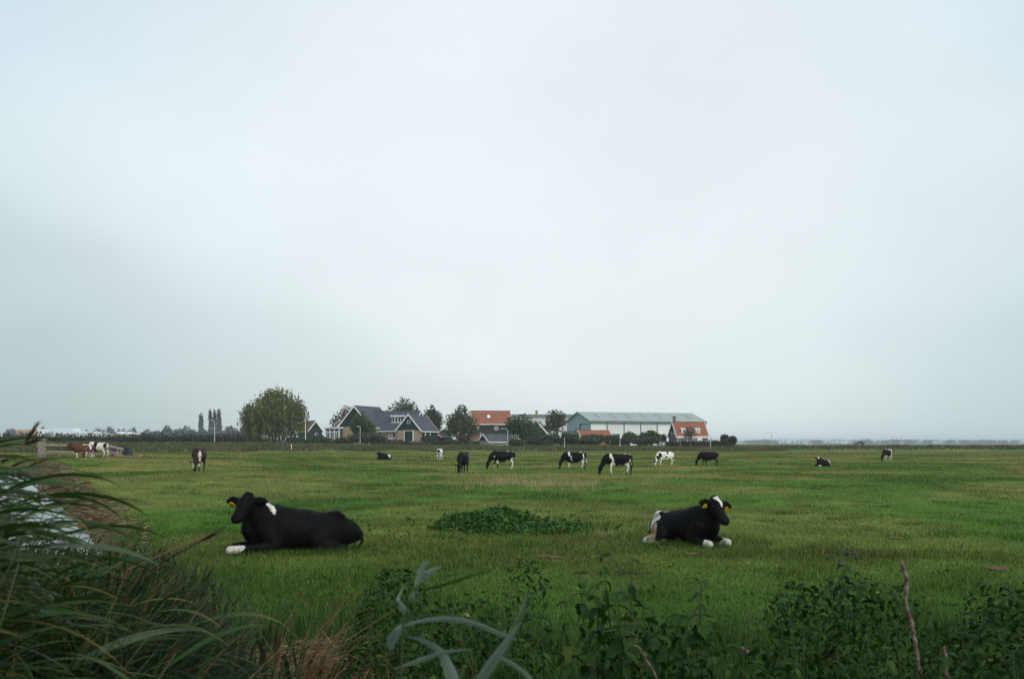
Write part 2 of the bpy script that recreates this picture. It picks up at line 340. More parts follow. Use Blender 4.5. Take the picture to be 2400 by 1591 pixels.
# ------------------------------------------------------------------ dike vegetation
def reed_belt(name, label, pts, n, hh, wd, cols, spread, seed):
    """pts: list of (x, y) along the belt"""
    g = np.random.default_rng(seed); pts = np.asarray(pts, float); s = g.random(n) * (len(pts) - 1); i = s.astype(int); f = (s - i)[:, None]
    xy = pts[i] * (1 - f) + pts[i + 1] * f + g.normal(0, 1, (n, 2)) * np.asarray(spread)
    x, y = xy.T; P = np.stack([x, y, zt(x, y) - .05], 1)
    k = fbm(x * .35, y * .35 + seed, 2.2, 3); cl = np.asarray(cols); idx = np.clip((k + g.normal(0, .16, n)) * len(cl), 0, len(cl) - 1).astype(int)
    col = cl[idx] * (.6 + .8 * g.random((n, 1)))
    h = hh * (.45 + .5 * g.random(n) + .55 * (fbm(x + 9, y, 3.5, 2) - .3))
    Vv, Fc, C = blades(P, np.clip(h, .2, None), wd * (.6 + .8 * g.random(n)), .45 * g.random(n), g.random(n) * 6.283, col, 2, 1.15)
    o = link(name, np_mesh(name, Vv, Fc, C), LEAF); tag(o, label, 'reeds', kind='stuff'); return o
RC = [(.045, .060, .018), (.085, .095, .030), (.050, .088, .020), (.15, .115, .050), (.085, .105, .030), (.21, .15, .075), (.06, .10, .025)]
xs = np.linspace(-105, 60, 60)
reed_belt('dike_reeds', 'brown and green reeds along the foot of the dike before the houses', np.stack([xs, foot(xs) + 1.5], 1), 42000, 1.0, .13, RC, (.8, 1.5), 21)
xs = np.linspace(-105, 22, 50)
reed_belt('dike_top_growth', 'tall tan and green weeds on the dike edge in front of the gardens', np.stack([xs, foot(xs) + 6.5], 1), 16000, .55, .14, RC[2:] + RC[2:4], (.8, 1.2), 22)
xs = np.linspace(60, 230, 60)
reed_belt('dike_bank_weeds', 'low dark weeds on the grassy dike at the right', np.stack([xs, foot(xs) + 6 + 0 * xs], 1), 7000, .55, .2, [(.04, .055, .02), (.09, .065, .035), (.05, .07, .02)], (1.5, 2.2), 23)

# ------------------------------------------------------------------ cows
BLK, WHT, BRN, TAN, RED = np.array((.0042, .0038, .0037)), np.array((.60, .555, .49)), np.array((.050, .026, .015)), np.array((.30, .20, .12)), np.array((.085, .034, .018))
class Shell:
    def __init__(s): s.v = []; s.f = []
    def loft(s, pts, rad, side=(0, 1, 0), n=26):
        """closed loft; rad = (half width along side, half height) per point"""
        pts = [Vector(p) for p in pts]; side = Vector(side); rad = [(r, r) if not hasattr(r, '__len__') else r for r in rad]
        T = [(pts[min(i + 1, len(pts) - 1)] - pts[max(i - 1, 0)]).normalized() for i in range(len(pts))]
        P = [pts[0] - T[0] * rad[0][0] * .55] + pts + [pts[-1] + T[-1] * rad[-1][0] * .55]; TT = [T[0]] + T + [T[-1]]
        RR = [(rad[0][0] * .6, rad[0][1] * .6)] + rad + [(rad[-1][0] * .6, rad[-1][1] * .6)]
        rings = []
        for p, t, (a, b) in zip(P, TT, RR):
            sd_ = (side - t * side.dot(t)).normalized(); nn = t.cross(sd_); rings.append(len(s.v))
            for k in range(n):
                q = 2 * math.pi * k / n; s.v.append(p + sd_ * (a * math.cos(q)) + nn * (b * math.sin(q)))
        for i in range(len(rings) - 1):
            for k in range(n): s.f.append([rings[i] + k, rings[i] + (k + 1) % n, rings[i + 1] + (k + 1) % n, rings[i + 1] + k])
        s.f.append([rings[0] + k for k in range(n)][::-1]); s.f.append([rings[-1] + k for k in range(n)]); return s
    def remesh(s, name, voxel, smooth=5):
        me = bpy.data.meshes.new(name + '_tmp'); me.from_pydata([tuple(v) for v in s.v], [], s.f)
        bm = bmesh.new(); bm.from_mesh(me); bmesh.ops.recalc_face_normals(bm, faces=bm.faces); bm.to_mesh(me); bm.free()
        ob = bpy.data.objects.new('tmp', me); COL.objects.link(ob)
        md = ob.modifiers.new('r', 'REMESH'); md.mode = 'VOXEL'; md.voxel_size = voxel
        sm = ob.modifiers.new('s', 'SMOOTH'); sm.factor = .5; sm.iterations = smooth
        dg = bpy.context.evaluated_depsgraph_get(); dg.update(); res = bpy.data.meshes.new_from_object(ob.evaluated_get(dg)); res.name = name
        bpy.data.objects.remove(ob); bpy.data.meshes.remove(me)
        res.polygons.foreach_set('use_smooth', np.ones(len(res.polygons), bool)); return res
cm = bpy.data.materials.new('cow_coat'); cm.use_nodes = True; t = cm.node_tree; b = t.nodes['Principled BSDF']; b.inputs['Roughness'].default_value = .62; b.inputs['Specular IOR Level'].default_value = .07
a = N(t, 'ShaderNodeAttribute'); a.attribute_name = 'tint'; t.links.new(a.outputs['Color'], b.inputs['Base Color'])
n1 = N(t, 'ShaderNodeTexNoise'); n1.inputs['Scale'].default_value = 14; n1.inputs['Detail'].default_value = 8; n1.inputs['Roughness'].default_value = .7; tcn = N(t, 'ShaderNodeTexCoord'); t.links.new(tcn.outputs['Object'], n1.inputs[0])
bp = N(t, 'ShaderNodeBump'); bp.inputs['Strength'].default_value = .35; bp.inputs['Distance'].default_value = .01; t.links.new(n1.outputs[0], bp.inputs['Height']); t.links.new(bp.outputs[0], b.inputs['Normal'])
TAGM = mat('yellow_plastic', (.72, .48, .01), .4); EYEM = mat('dark_eye', (.004, .003, .003), .1, spec=.6)
def head_parts(S, poll, fd, sidev, k=1.0, ear_drop=-.15, ear_back=.25):
    """skull from the poll along the face direction, and two ears; returns the ear and eye places"""
    poll = Vector(poll); fd = Vector(fd).normalized(); sv = Vector(sidev); sv = (sv - fd * sv.dot(fd)).normalized(); up = sv.cross(fd)
    if up.dot(Vector((0, 0, 1))) < 0 and abs(fd.z) < .8: up = -up
    T = [0, .10, .22, .36, .55, .75, .90, 1.0]; W = [.088, .112, .120, .106, .085, .080, .086, .066]; Hh = [.085, .115, .125, .115, .088, .072, .068, .045]; J = [0, -.02, -.03, -.03, -.022, -.012, -.006, -.006]
    L = .47 * k
    S.loft([poll + fd * (L * t_) + up * (j * k) for t_, j in zip(T, J)], [(w_ * k, h_ * k) for w_, h_ in zip(W, Hh)], sv)
    S.loft([poll + up * .02 * k - fd * .02 * k, poll + up * .055 * k - fd * .015 * k, poll + up * .085 * k - fd * .01 * k], [(.082 * k, .07 * k), (.06 * k, .055 * k), (.03 * k, .03 * k)], sv)   # topknot
    ears = []
    for sg in (1, -1):
        dirn = (sv * sg + up * ear_drop - fd * (ear_back - .25)).normalized(); a0 = poll + sv * (sg * .085 * k) + fd * (.05 * k)
        S.loft([a0 + dirn * (x_ * k) for x_ in (0, .05, .10, .155, .20)], [(r1 * k, .024 * k) for r1 in (.03, .058, .072, .058, .022)], fd.cross(dirn).cross(dirn) if False else (up - dirn * up.dot(dirn)) * .6 - fd * .4, 10)
        ears.append((a0 + dirn * (.11 * k), dirn, sg))
    eyes = [poll + fd * (L * .34) + sv * (sg * .097 * k) + up * (.025 * k) for sg in (1, -1)]
    return ears, eyes, (poll, fd, sv, up)
def shape_coat(me, seed, amp=.010):
    """ribs, hollows and muscle: small uneven displacement along the normals"""
    n = len(me.vertices); co = np.empty(n * 3, np.float32); me.vertices.foreach_get('co', co); co = co.reshape(-1, 3); no = np.empty(n * 3, np.float32); me.vertices.foreach_get('normal', no); no = no.reshape(-1, 3)
    rib = np.sin(co[:, 0] * 62 + co[:, 2] * 14) * .0035 * sst(.42 - np.abs(co[:, 0]), 0, .2) * sst(np.abs(no[:, 1]), .4, .8)
    d = (fbm(co[:, 0] + seed, co[:, 2] + co[:, 1] * .8, .22, 3) - .5) * 2 * amp + rib; me.vertices.foreach_set('co', (co + no * d[:, None]).astype(np.float32).ravel()); me.update()
def paint(me, base, patches, seed):
    n = len(me.vertices); co = np.empty(n * 3, np.float32); me.vertices.foreach_get('co', co); co = co.reshape(-1, 3)
    jit = np.stack([fbm(co[:, 0] * 1.0 + 3 * seed + ax, co[:, 2] * 1.0 + co[:, 1] + 7 * ax, .16, 3) - .5 for ax in range(3)], 1) * .16
    jit += (np.random.default_rng(seed).random((n, 3)) - .5) * .022; q = co + jit; C = np.tile(np.asarray(base, float), (n, 1))
    for c, r, col in patches:
        dd = (((q - np.asarray(c)) / np.asarray(r)) ** 2).sum(1); C[dd < 1] = col
    wsel = C[:, 0] > .3; mud = (sst(.32 - co[:, 2], 0, .35) * .6 * fbm(co[:, 0] * 3, co[:, 2] * 3 + co[:, 1], .12, 2))[:, None]; C = np.where(wsel[:, None], C * (1 - mud) + np.array((.16, .11, .05)) * mud, C)
    C *= (.80 + .36 * fbm(co[:, 0] * 2, co[:, 2] * 2 + co[:, 1], .1, 2))[:, None]
    at_ = me.color_attributes.new('tint', 'FLOAT_COLOR', 'POINT'); cc = np.ones((n, 4), np.float32); cc[:, :3] = C; at_.data.foreach_set('color', cc.ravel())
    if len(me.materials) == 0: me.materials.append(cm)
def ear_tag(parent, p, dirn, fd, k=1.0, mark=False):
    dirn = Vector(dirn).normalized(); nrm = Vector(fd).normalized(); nrm = (nrm - dirn * nrm.dot(dirn)).normalized(); dn = Vector((0, 0, -1)); dn = (dn - nrm * dn.dot(nrm)).normalized(); sx = dn.cross(nrm)
    M = Matrix((( *sx, 0), (*nrm, 0), (*(-dn), 0), (0, 0, 0, 1))).transposed(); M.translation = Vector(p) + nrm * .05 * k - Vector((0, 0, .02))
    mb = MB(); s_ = .044 * k
    mb.prism([(-.35 * s_, .9 * s_), (.35 * s_, .9 * s_), (s_, .1 * s_), (s_, -1.3 * s_), (-s_, -1.3 * s_), (-s_, .1 * s_)], -.004, .004, M)
    t_ = mb.build('ear_tag', TAGM, parent)
    if mark:
        m2 = MB(); z0 = -.6 * s_
        for (a0, a1, c0, c1) in ((-.5, -.35, -.5, .5), (-.3, .1, .35, .5), (-.3, .1, -.5, -.35), (.1, .25, -.4, .4), (.42, .57, -.5, .5)):
            m2.box(a0 * s_, a1 * s_, .0045, .007, z0 + c0 * s_, z0 + c1 * s_, M)
        m2.build('tag_number', DARKMETAL, t_)
    return t_
def eye_part(parent, p, k):
    bm = bmesh.new(); bmesh.ops.create_uvsphere(bm, u_segments=10, v_segments=7, radius=.018 * k); me = bpy.data.meshes.new('eye'); bm.to_mesh(me); bm.free(); link('eye', me, EYEM, parent, p)
ZSTR = [(-.72, .99, .13, .13), (-.63, .94, .25, .215), (-.44, .885, .325, .265), (-.16, .835, .365, .305), (.14, .82, .38, .31), (.40, .845, .36, .265), (.58, .90, .305, .205), (.70, .95, .23, .145)]
def cow_stand(label, px, Y, H, heading, base, patches, seed, graze=True, neck_yaw=0, step=(0, 0, 0, 0), voxel=.024, group='heifers grazing in the field', tags=0, tail=True, fat=1.0, headcut=.10):
    S = Shell(); tk = [(x, 0, z) for x, z, h, w_ in ZSTR]
    S.loft(tk, [(w_ * fat, h) for x, z, h, w_ in ZSTR])
    S.loft([(-.46, -.2 * fat, 1.15), (-.46, .2 * fat, 1.15)], [(.06, .055), (.06, .055)], (1, 0, 0))       # hook bones
    for sg, (df, dh) in zip((1, -1), ((step[0], step[2]), (step[1], step[3]))):
        yf, yh = sg * .15, sg * .155
        S.loft([(.52, yf, .86), (.44 + df * .3, yf * 1.05, .66), (.46 + df * .7, yf, .37), (.44 + df, yf * .95, .13), (.45 + df, yf * .95, .07)], [(.09, .15), (.065, .09), (.045, .05), (.034, .036), (.036, .038)])
        S.loft([(.45 + df, yf * .95, .065), (.475 + df, yf * .95, .025)], [(.043, .05), (.05, .06)])
        S.loft([(-.52, yh, .90), (-.40 + dh * .2, yh * 1.12, .68), (-.52 + dh * .5, yh * 1.05, .55), (-.655 + dh * .8, yh, .43), (-.62 + dh, yh * .95, .15), (-.60 + dh, yh * .95, .08)], [(.12, .20), (.105, .165), (.065, .10), (.045, .058), (.035, .038), (.037, .04)])
        S.loft([(-.60 + dh, yh * .95, .065), (-.575 + dh, yh * .95, .025)], [(.044, .05), (.05, .06)])
    S.loft([(-.30, 0, .60), (-.18, 0, .545), (-.02, 0, .55)], [(.10, .06), (.10, .07), (.05, .03)])            # small udder and navel fold
    if tail: S.loft([(-.74, 0, 1.12), (-.80, 0, 1.03), (-.82, .01, .80), (-.80, .02, .58), (-.79, .02, .42)], [(.03, .03), (.026, .026), (.02, .02), (.024, .024), (.036, .036)])
    cy, sy = math.cos(neck_yaw), math.sin(neck_yaw)
    if graze: poll = Vector((.60 + .40 * cy, .40 * sy, .52)); fd = Vector((.30 * cy, .30 * sy, -.95)); mid = Vector((.64 + .19 * cy, .18 * sy, .80))
    else: poll = Vector((.62 + .36 * cy, .36 * sy, 1.17)); fd = Vector((.72 * cy, .72 * sy, -.7)); mid = Vector((.68 + .19 * cy, .19 * sy, 1.07))
    S.loft([(.50, 0, .96), (.70, .1 * sy, .92 if graze else 1.02), mid, poll], [(.19, .29), (.165, .265), (.125, .205), (.09, .125)])
    ears, eyes, fr = head_parts(S, poll, fd, (-sy, cy, 0), 1.1)
    me = S.remesh('cow', voxel); k = H / 1.22
    hoof = [((x_, y_, 0), (.5, .3, .055), BLK * 2) for x_ in (.5, -.6) for y_ in (.15, -.15)]
    paint(me, base, patches + hoof, seed)
    p = gx(px, Y); o = link('cow', me); o.location = p; o.rotation_euler = (0, 0, heading); o.scale = (k,) * 3
    tag(o, label, 'cow', group)
    for i in range(tags): ear_tag(o, ears[i][0], ears[i][1], fr[1], 1.0)
    return o
def feet(cols=WHT, h=.45): return [((x_, y_, .1), (.34, .17, h), cols) for x_ in (.45, -.6) for y_ in (.15, -.15)]
# the grazing ones, left to right in the picture
cow_stand('dark brown-black cow with white chest stripe grazing alone towards camera, at the left', 466, 55, 1.31, R(-86), BRN * .55, [((.6, .20, .75), (.25, .07, .32), WHT), ((-.4, 0, 1.25), (.3, .1, .06), WHT), ((.45, -.15, .55), (.2, .12, .18), WHT), ((.45, .15, .3), (.2, .12, .12), WHT), ((.9, .06, .55), (.2, .07, .3), BRN), ((1.10, 0, .33), (.12, .06, .14), WHT)], 1, neck_yaw=.12, step=(.1, -.06, .1, -.05))
cow_stand('white-rumped heifer with black patch under the tail, seen from behind, far off', 1031, 100, 1.19, R(84), WHT, [((-.7, 0, .98), (.3, .15, .17), BLK), ((.1, .28, .9), (.35, .2, .2), BLK), ((.3, -.3, .8), (.4, .2, .2), BLK)], 2, graze=True, voxel=.03, step=(.05, 0, .04, -.06))
cow_stand('all black heifer grazing head-on towards the camera before the small grey-roofed shed', 1085, 60, 1.28, R(-97), BLK * 1.3, [], 3, neck_yaw=-.06, step=(-.08, .1, 0, .08), fat=1.08)
cow_stand('black heifer with white hind legs grazing leftwards, left one of the row', 1180, 70, 1.26, R(192), BLK, [((-.55, 0, .45), (.2, .4, .50), WHT), ((-.30, 0, .56), (.3, .3, .10), WHT), ((-.33, 0, 1.22), (.15, .2, .06), WHT), ((.45, .0, .48), (.1, .35, .16), WHT), ((.46, -.15, .15), (.2, .15, .17), WHT), ((-.77, 0, .6), (.08, .1, .45), BLK), ((.63, .18, .85), (.04, .05, .05), WHT)], 4, step=(-.02, .16, .06, -.05), tags=1)
cow_stand('black and white heifer with white shoulder band and crossed hind legs, grazing leftwards', 1348, 69, 1.21, R(190), BLK, [((.48, 0, 1.05), (.09, .4, .22), WHT), ((.36, 0, .8), (.06, .4, .2), WHT), ((.24, 0, .62), (.06, .4, .1), WHT), ((-.5, 0, .42), (.2, .4, .42), WHT), ((-.52, 0, .88), (.07, .4, .2), WHT), ((-.40, 0, 1.2), (.12, .2, .06), WHT), ((.45, 0, .2), (.2, .35, .33), WHT), ((-.82, 0, .5), (.08, .1, .35), WHT), ((1.17, 0, .3), (.07, .06, .12), WHT)], 5, step=(.04, -.04, .16, -.12))
cow_stand('largest of the grazing heifers, black with white shoulder stripe and all-white legs', 1450, 56.5, 1.2, R(188), BLK, [((.47, 0, 1.1), (.09, .4, .18), WHT), ((.38, 0, .88), (.06, .4, .2), WHT), ((.40, 0, .40), (.2, .4, .40), WHT), ((-.48, 0, .45), (.24, .4, .36), WHT), ((-.58, 0, .8), (.08, .4, .14), WHT), ((-.1, 0, .5), (.35, .3, .1), TAN), ((-.42, 0, 1.22), (.16, .2, .08), WHT), ((-.82, 0, .6), (.06, .1, .3), BLK)], 6, step=(.06, -.06, .16, -.16), voxel=.02)
cow_stand('mostly white heifer with black neck and flank spots, grazing head down', 1560, 79, 1.12, R(202), WHT * 1.08, [((.62, 0, .92), (.17, .4, .22), BLK), ((.85, 0, .68), (.17, .4, .2), BLK), ((.12, 0, .78), (.14, .4, .17), BLK), ((-.06, 0, 1.1), (.10, .35, .16), BLK), ((.28, 0, 1.0), (.06, .4, .08), BLK), ((-.25, 0, .56), (.08, .35, .07), BLK), ((1.13, .12, .45), (.1, .08, .2), BLK), ((1.12, -.2, .5), (.1, .1, .08), BLK)], 7, neck_yaw=.25, step=(.16, .02, .12, -.12))
cow_stand('all black heifer with brown hind legs walking leftwards while grazing, before the orange-roofed house', 1662, 79, 1.13, R(184), BLK, [((-.62, 0, .5), (.14, .35, .33), BRN), ((-.38, 0, .58), (.07, .15, .05), WHT)], 8, step=(-.16, .06, .1, -.14), tags=1)
cow_stand('black and white heifer standing towards the camera at the far right', 2080, 100, 1.17, R(-140), BLK, [((-.1, 0, 1.2), (.75, .13, .16), WHT), ((-.35, 0, .9), (.12, .5, .4), WHT), ((.45, 0, .25), (.3, .4, .36), WHT), ((-.6, 0, .30), (.3, .4, .42), WHT), ((.85, 0, .62), (.12, .12, .2), TAN * .7)], 9, voxel=.03, step=(.1, -.1, .12, -.1))
cow_stand('red and white cow by the wooden gate, brown flank towards us', 196, 84, 1.34, R(205), RED, [((-.45, 0, .95), (.16, .4, .3), WHT), ((0, 0, .3), (.9, .4, .32), WHT), ((.95, 0, 1.2), (.2, .2, .25), BLK * 2), ((-.2, 0, 1.2), (.3, .2, .08), WHT)], 10, graze=False, neck_yaw=.2, group='cows by the gate', step=(.05, -.05, .08, -.08))
cow_stand('small red and white calf in front of the red cow at the gate', 202, 81, 1.02, R(-80), RED * .9, [((.5, 0, .35), (.4, .4, .4), WHT), ((-.5, 0, .4), (.4, .4, .4), WHT), ((.75, 0, .9), (.1, .12, .2), WHT)], 11, graze=True, group='cows by the gate', step=(.08, -.05, 0, .08), voxel=.028)
cow_stand('black and white cow half hidden behind the gate post', 232, 86, 1.33, R(170), WHT, [((.15, 0, .9), (.22, .4, .5), BLK), ((-.6, 0, .95), (.15, .35, .3), BLK), ((1.0, 0, .8), (.3, .3, .6), BLK)], 12, graze=False, neck_yaw=-.3, group='cows by the gate', step=(0, .06, .1, -.06))

LIE = [(-.86, .23, .11, .11), (-.78, .27, .18, .19), (-.66, .30, .245, .27), (-.46, .32, .30, .345), (-.12, .34, .335, .395), (.22, .375, .37, .375), (.50, .43, .39, .30), (.70, .47, .345, .22), (.82, .50, .24, .15)]
def cow_lie(label, px, py, heading, k, base, patches, seed, head_world, neck_side=0., voxel=.014, tags=2, roll=0., poll=(.98, 0, 1.03), group='heifers lying in the grass', knees=(.10, .10), tilt=0., mark=False, neckw=1.0, eyes=True, zoff=0., zs=1.0, hk=1.1, tuck=1.0):
    """head_world: face direction in world axes"""
    S = Shell(); cr_, sr_ = math.cos(roll), math.sin(roll)
    def rl(p): return (p[0], p[1] * cr_ - (p[2] - .1) * sr_, .1 + p[1] * sr_ + (p[2] - .1) * cr_)
    S.loft([rl((x, 0, z)) for x, z, h, w_ in LIE], [(w_, h) for x, z, h, w_ in LIE], (0, cr_, sr_))
    for sg in (1, -1):
        S.loft([rl((-.38, sg * .18, .60)), rl((-.48, sg * .20, .60)), rl((-.58, sg * .18, .53))], [(.07, .05), (.065, .055), (.06, .05)])
        tk = tuck
        S.loft([(-.46, sg * .17, .32), (-.28, sg * .38 * tk, .29), (-.06, sg * .47 * tk, .19)], [(.12, .19), (.14, .20), (.10, .12)], (0, 1, 0))
        S.loft([(-.08, sg * .48 * tk, .17), (-.32, sg * .53 * tk, .12), (-.52, sg * .52 * tk, .08)], [(.09, .11), (.07, .085), (.055, .06)])
        S.loft([(-.52, sg * .54 * tk, .07), (-.30, sg * .60 * tk, .055), (-.14, sg * .62 * tk, .05), (-.06, sg * .62 * tk, .05)], [(.05, .05), (.04, .042), (.045, .045), (.05, .045)])
        S.loft([(.60, sg * .18, .46), (.52, sg * .26, .26), (.50, sg * .30, .17)], [(.12, .19), (.09, .13), (.08, .10)])
        kx = .92 + (knees[0] if sg > 0 else knees[1])
        S.loft([(.50, sg * .29, .16), (.72, sg * .28, .13), (kx, sg * .25, .11)], [(.075, .085), (.062, .07), (.062, .065)])
        S.loft([(kx, sg * .25, .09), (kx - .22, sg * .20, .05), (kx - .36, sg * .18, .05)], [(.055, .05), (.042, .042), (.048, .045)])
    c_, s_ = math.cos(-heading), math.sin(-heading); hw = Vector(head_world); fd = Vector((hw.x * c_ - hw.y * s_, hw.x * s_ + hw.y * c_, hw.z)).normalized()
    poll = Vector(poll); sv = fd.cross(Vector((0, 0, 1))).normalized()
    if tilt: sv = Matrix.Rotation(tilt, 3, fd) @ sv
    nk = poll - fd * .02 - Vector((0, 0, .07))
    S.loft([(.46, 0, .52), (.66, poll.y * .15, .60), ((poll.x + .60) / 2, poll.y * .5, (poll.z + .55) / 2), nk], [(.20 * neckw, .27), (.165 * neckw, .25), (.12 * neckw, .19), (.085, .11)])
    S.loft([(.70, 0, .30), (.82, 0, .40), (.84, poll.y * .3, .58)], [(.12, .13), (.10, .13), (.07, .09)])                    # brisket and dewlap
    S.loft([(-.80, .02, .36), (-.89, .05, .26), (-.89, .12, .14), (-.80, .22, .07), (-.66, .34, .05)], [(.03, .03), (.024, .024), (.022, .022), (.024, .024), (.035, .03)])
    ears, eys, fr = head_parts(S, poll, fd, sv, hk, ear_drop=-.12)
    me = S.remesh('cow', voxel, 13); shape_coat(me, seed, .014); paint(me, base, patches, seed)
    x, y = gpt(px, py); o = link('cow', me); o.location = (x, y, ztf(x, y) - .015 + zoff); o.rotation_euler = (0, 0, heading); o.scale = (k, k, k * zs)
    tag(o, label, 'cow', group)
    for i in range(tags): ear_tag(o, ears[i][0] + fr[1] * .0, ears[i][1], fr[1], 1.0, mark)
    if eyes:
        for e in eys: eye_part(o, e, 1.0)
    return o, me, fr
cowA, meA, frA = cow_lie('big black cow lying at the left, white spot on its withers and one white foot', 712, 1291, R(180 + 28), 1.09, BLK,
    [((.52, .12, .74), (.055, .13, .10), WHT), ((.56, .05, .84), (.09, .12, .08), WHT), ((1.12, .25, .16), (.16, .2, .09), WHT), ((1.24, .25, .04), (.10, .14, .05), BLK * 2)], 21, (-.13, -.78, -.62), tags=1, roll=.16, poll=(.86, .08, .92), knees=(.26, .08), mark=True, voxel=.013, zs=.92, hk=1.14, tuck=.76, neckw=1.3)
cowB, meB, frB = cow_lie('black and white cow lying at right with white blaze and two yellow ear tags', 1600, 1275, R(-55), .90, BLK,
    [((-.50, -.30, .38), (.13, .4, .36), WHT), ((-.40, -.5, .10), (.24, .3, .14), WHT), ((-.36, -.1, .72), (.05, .3, .10), WHT), ((-.22, -.05, .76), (.10, .2, .06), WHT), ((0, -.40, .05), (.45, .3, .13), TAN * .55), ((-.27, -.5, .22), (.09, .2, .2), TAN),
     ((.98, -.25, .10), (.20, .16, .13), WHT), ((.98, .25, .10), (.20, .16, .13), WHT), ((-.80, -.15, .35), (.06, .2, .16), WHT)], 22, (.22, -.80, -.66), tags=2, poll=(.84, .0, .90), tilt=-.18, hk=1.24, neckw=1.2, knees=(.06, .06), voxel=.013)
def blaze(me, fr, k0, k1, w0, w1, col):
    """white wedge down the forehead"""
    poll, fd, sv, up = fr; n = len(me.vertices); co = np.empty(n * 3, np.float32); me.vertices.foreach_get('co', co); co = co.reshape(-1, 3) - np.array(poll)
    u = co @ np.array(fd); s_ = co @ np.array(sv); h = co @ np.array(up); t_ = (u - k0) / (k1 - k0)
    sel = (t_ > 0) & (t_ < 1) & (h > -.01) & (np.abs(s_ + .015) < w0 + (w1 - w0) * t_); cc = np.empty(n * 4, np.float32); a_ = me.color_attributes['tint']; a_.data.foreach_get('color', cc); cc = cc.reshape(-1, 4)
    cc[sel, :3] = col; a_.data.foreach_set('color', cc.ravel())
blaze(meB, frB, -.01, .25, .085, .01, WHT)
cow_lie('tiny black heifer lying far off before the houses, white patch on its side', 902, 1078.5, R(215), .80, BLK, [((-.4, .3, .4), (.2, .3, .25), WHT)], 23, (-.2, -.9, -.4), voxel=.03, tags=0, eyes=False, zoff=.1, poll=(.84, 0, .86), neckw=1.2)
_, me12, fr12 = cow_lie('black and white heifer lying far off at the right with white face and white rump', 1930, 1093, R(215), .80, BLK, [((-.60, .1, .35), (.26, .7, .6), WHT), ((1.0, .25, .08), (.25, .25, .16), WHT)], 24, (-.12, -.93, -.35), voxel=.026, tags=0, eyes=False, poll=(.84, 0, .86), neckw=1.2, hk=1.2)

blaze(me12, fr12, -.05, .42, .07, .04, WHT)
# short hair along the outline of the two near cows
def coat_hair(o, me, n, length, seed):
    g = np.random.default_rng(seed); nv = len(me.vertices); co = np.empty(nv * 3, np.float32); me.vertices.foreach_get('co', co); co = co.reshape(-1, 3)
    no = np.empty(nv * 3, np.float32); me.vertices.foreach_get('normal', no); no = no.reshape(-1, 3); cc = np.empty(nv * 4, np.float32); me.color_attributes['tint'].data.foreach_get('color', cc); cc = cc.reshape(-1, 4)[:, :3]
    i = g.integers(0, nv, n); back = np.array((-.9, 0, -.35)); dirn = no[i] * .55 + back * .6 + g.normal(0, .25, (n, 3)); dirn /= np.linalg.norm(dirn, axis=1)[:, None]
    sd_ = np.cross(dirn, no[i] + g.normal(0, .3, (n, 3))); sd_ /= np.linalg.norm(sd_, axis=1)[:, None] + 1e-6
    L = length * (.5 + g.random(n))[:, None]; p = co[i] - no[i] * .003
    Vv = np.stack([p - sd_ * .0022, p + sd_ * .0022, p + dirn * L], 1).reshape(-1, 3); link('hair', np_mesh('hair', Vv, np.arange(3 * n).reshape(-1, 3), np.repeat(cc[i], 3, 0)), cm, o)
coat_hair(cowA, meA, 45000, .022, 1); coat_hair(cowB, meB, 40000, .02, 2)

# ------------------------------------------------------------------ buildings
def TM(x=0, y=0, z=0, rz=0): return Matrix.Translation((x, y, z)) @ Matrix.Rotation(rz, 4, 'Z')
def gable(root, M, W, D, zb, ze, zr, wall, gab, roof, over=.35, bb=.30, trim=WHITE, gutter=True, back=True, low=None):
    """gabled wing: gable ends at local y = 0 and D, ridge along y"""
    MB().box(0, W, 0, D, zb, ze, M).build('wall', wall, root)
    MB().prism([(0.01, ze - .02), (W - .01, ze - .02), (W / 2, zr - .04)], -.03, D + .03, M).build('gable_cladding', gab, root)
    sl_ = (zr - ze) / (W / 2); th = .14; nrm = math.hypot(1, sl_)
    for sg in (0, 1):
        e = (-over, ze - over * sl_) if sg == 0 else (W + over, ze - over * sl_); c = (W / 2, zr)
        pts = [(e[0], e[1]), (c[0], c[1]), (c[0], c[1] + th * nrm), (e[0], e[1] + th * nrm)]
        if sg == 1: pts = pts[::-1]
        MB().prism(pts, -over, D + over, M).build('roof_slope', roof, root)
        for y0 in ([-over - .09, D + over + .01] if back else [-over - .09]):
            q = [(e[0] * 1.0, e[1] - bb + .12), (c[0], c[1] - bb + .12), (c[0], c[1] + th * nrm + .05), (e[0], e[1] + th * nrm + .05)]
            if sg == 1: q = q[::-1]
            MB().prism(q, y0, y0 + .08, M).build('bargeboard', trim, root)
        if gutter:
            x0 = e[0] - .14 if sg == 0 else e[0] + .0
            MB().box(x0, x0 + .14, -over + .05, D + over - .05, e[1] - .05, e[1] + .16, M).build('gutter', trim, root)
    MB().box(W / 2 - .12, W / 2 + .12, -over + .02, D + over - .02, zr + th * nrm - .08, zr + th * nrm + .06, M).build('ridge_cap', roof, root)
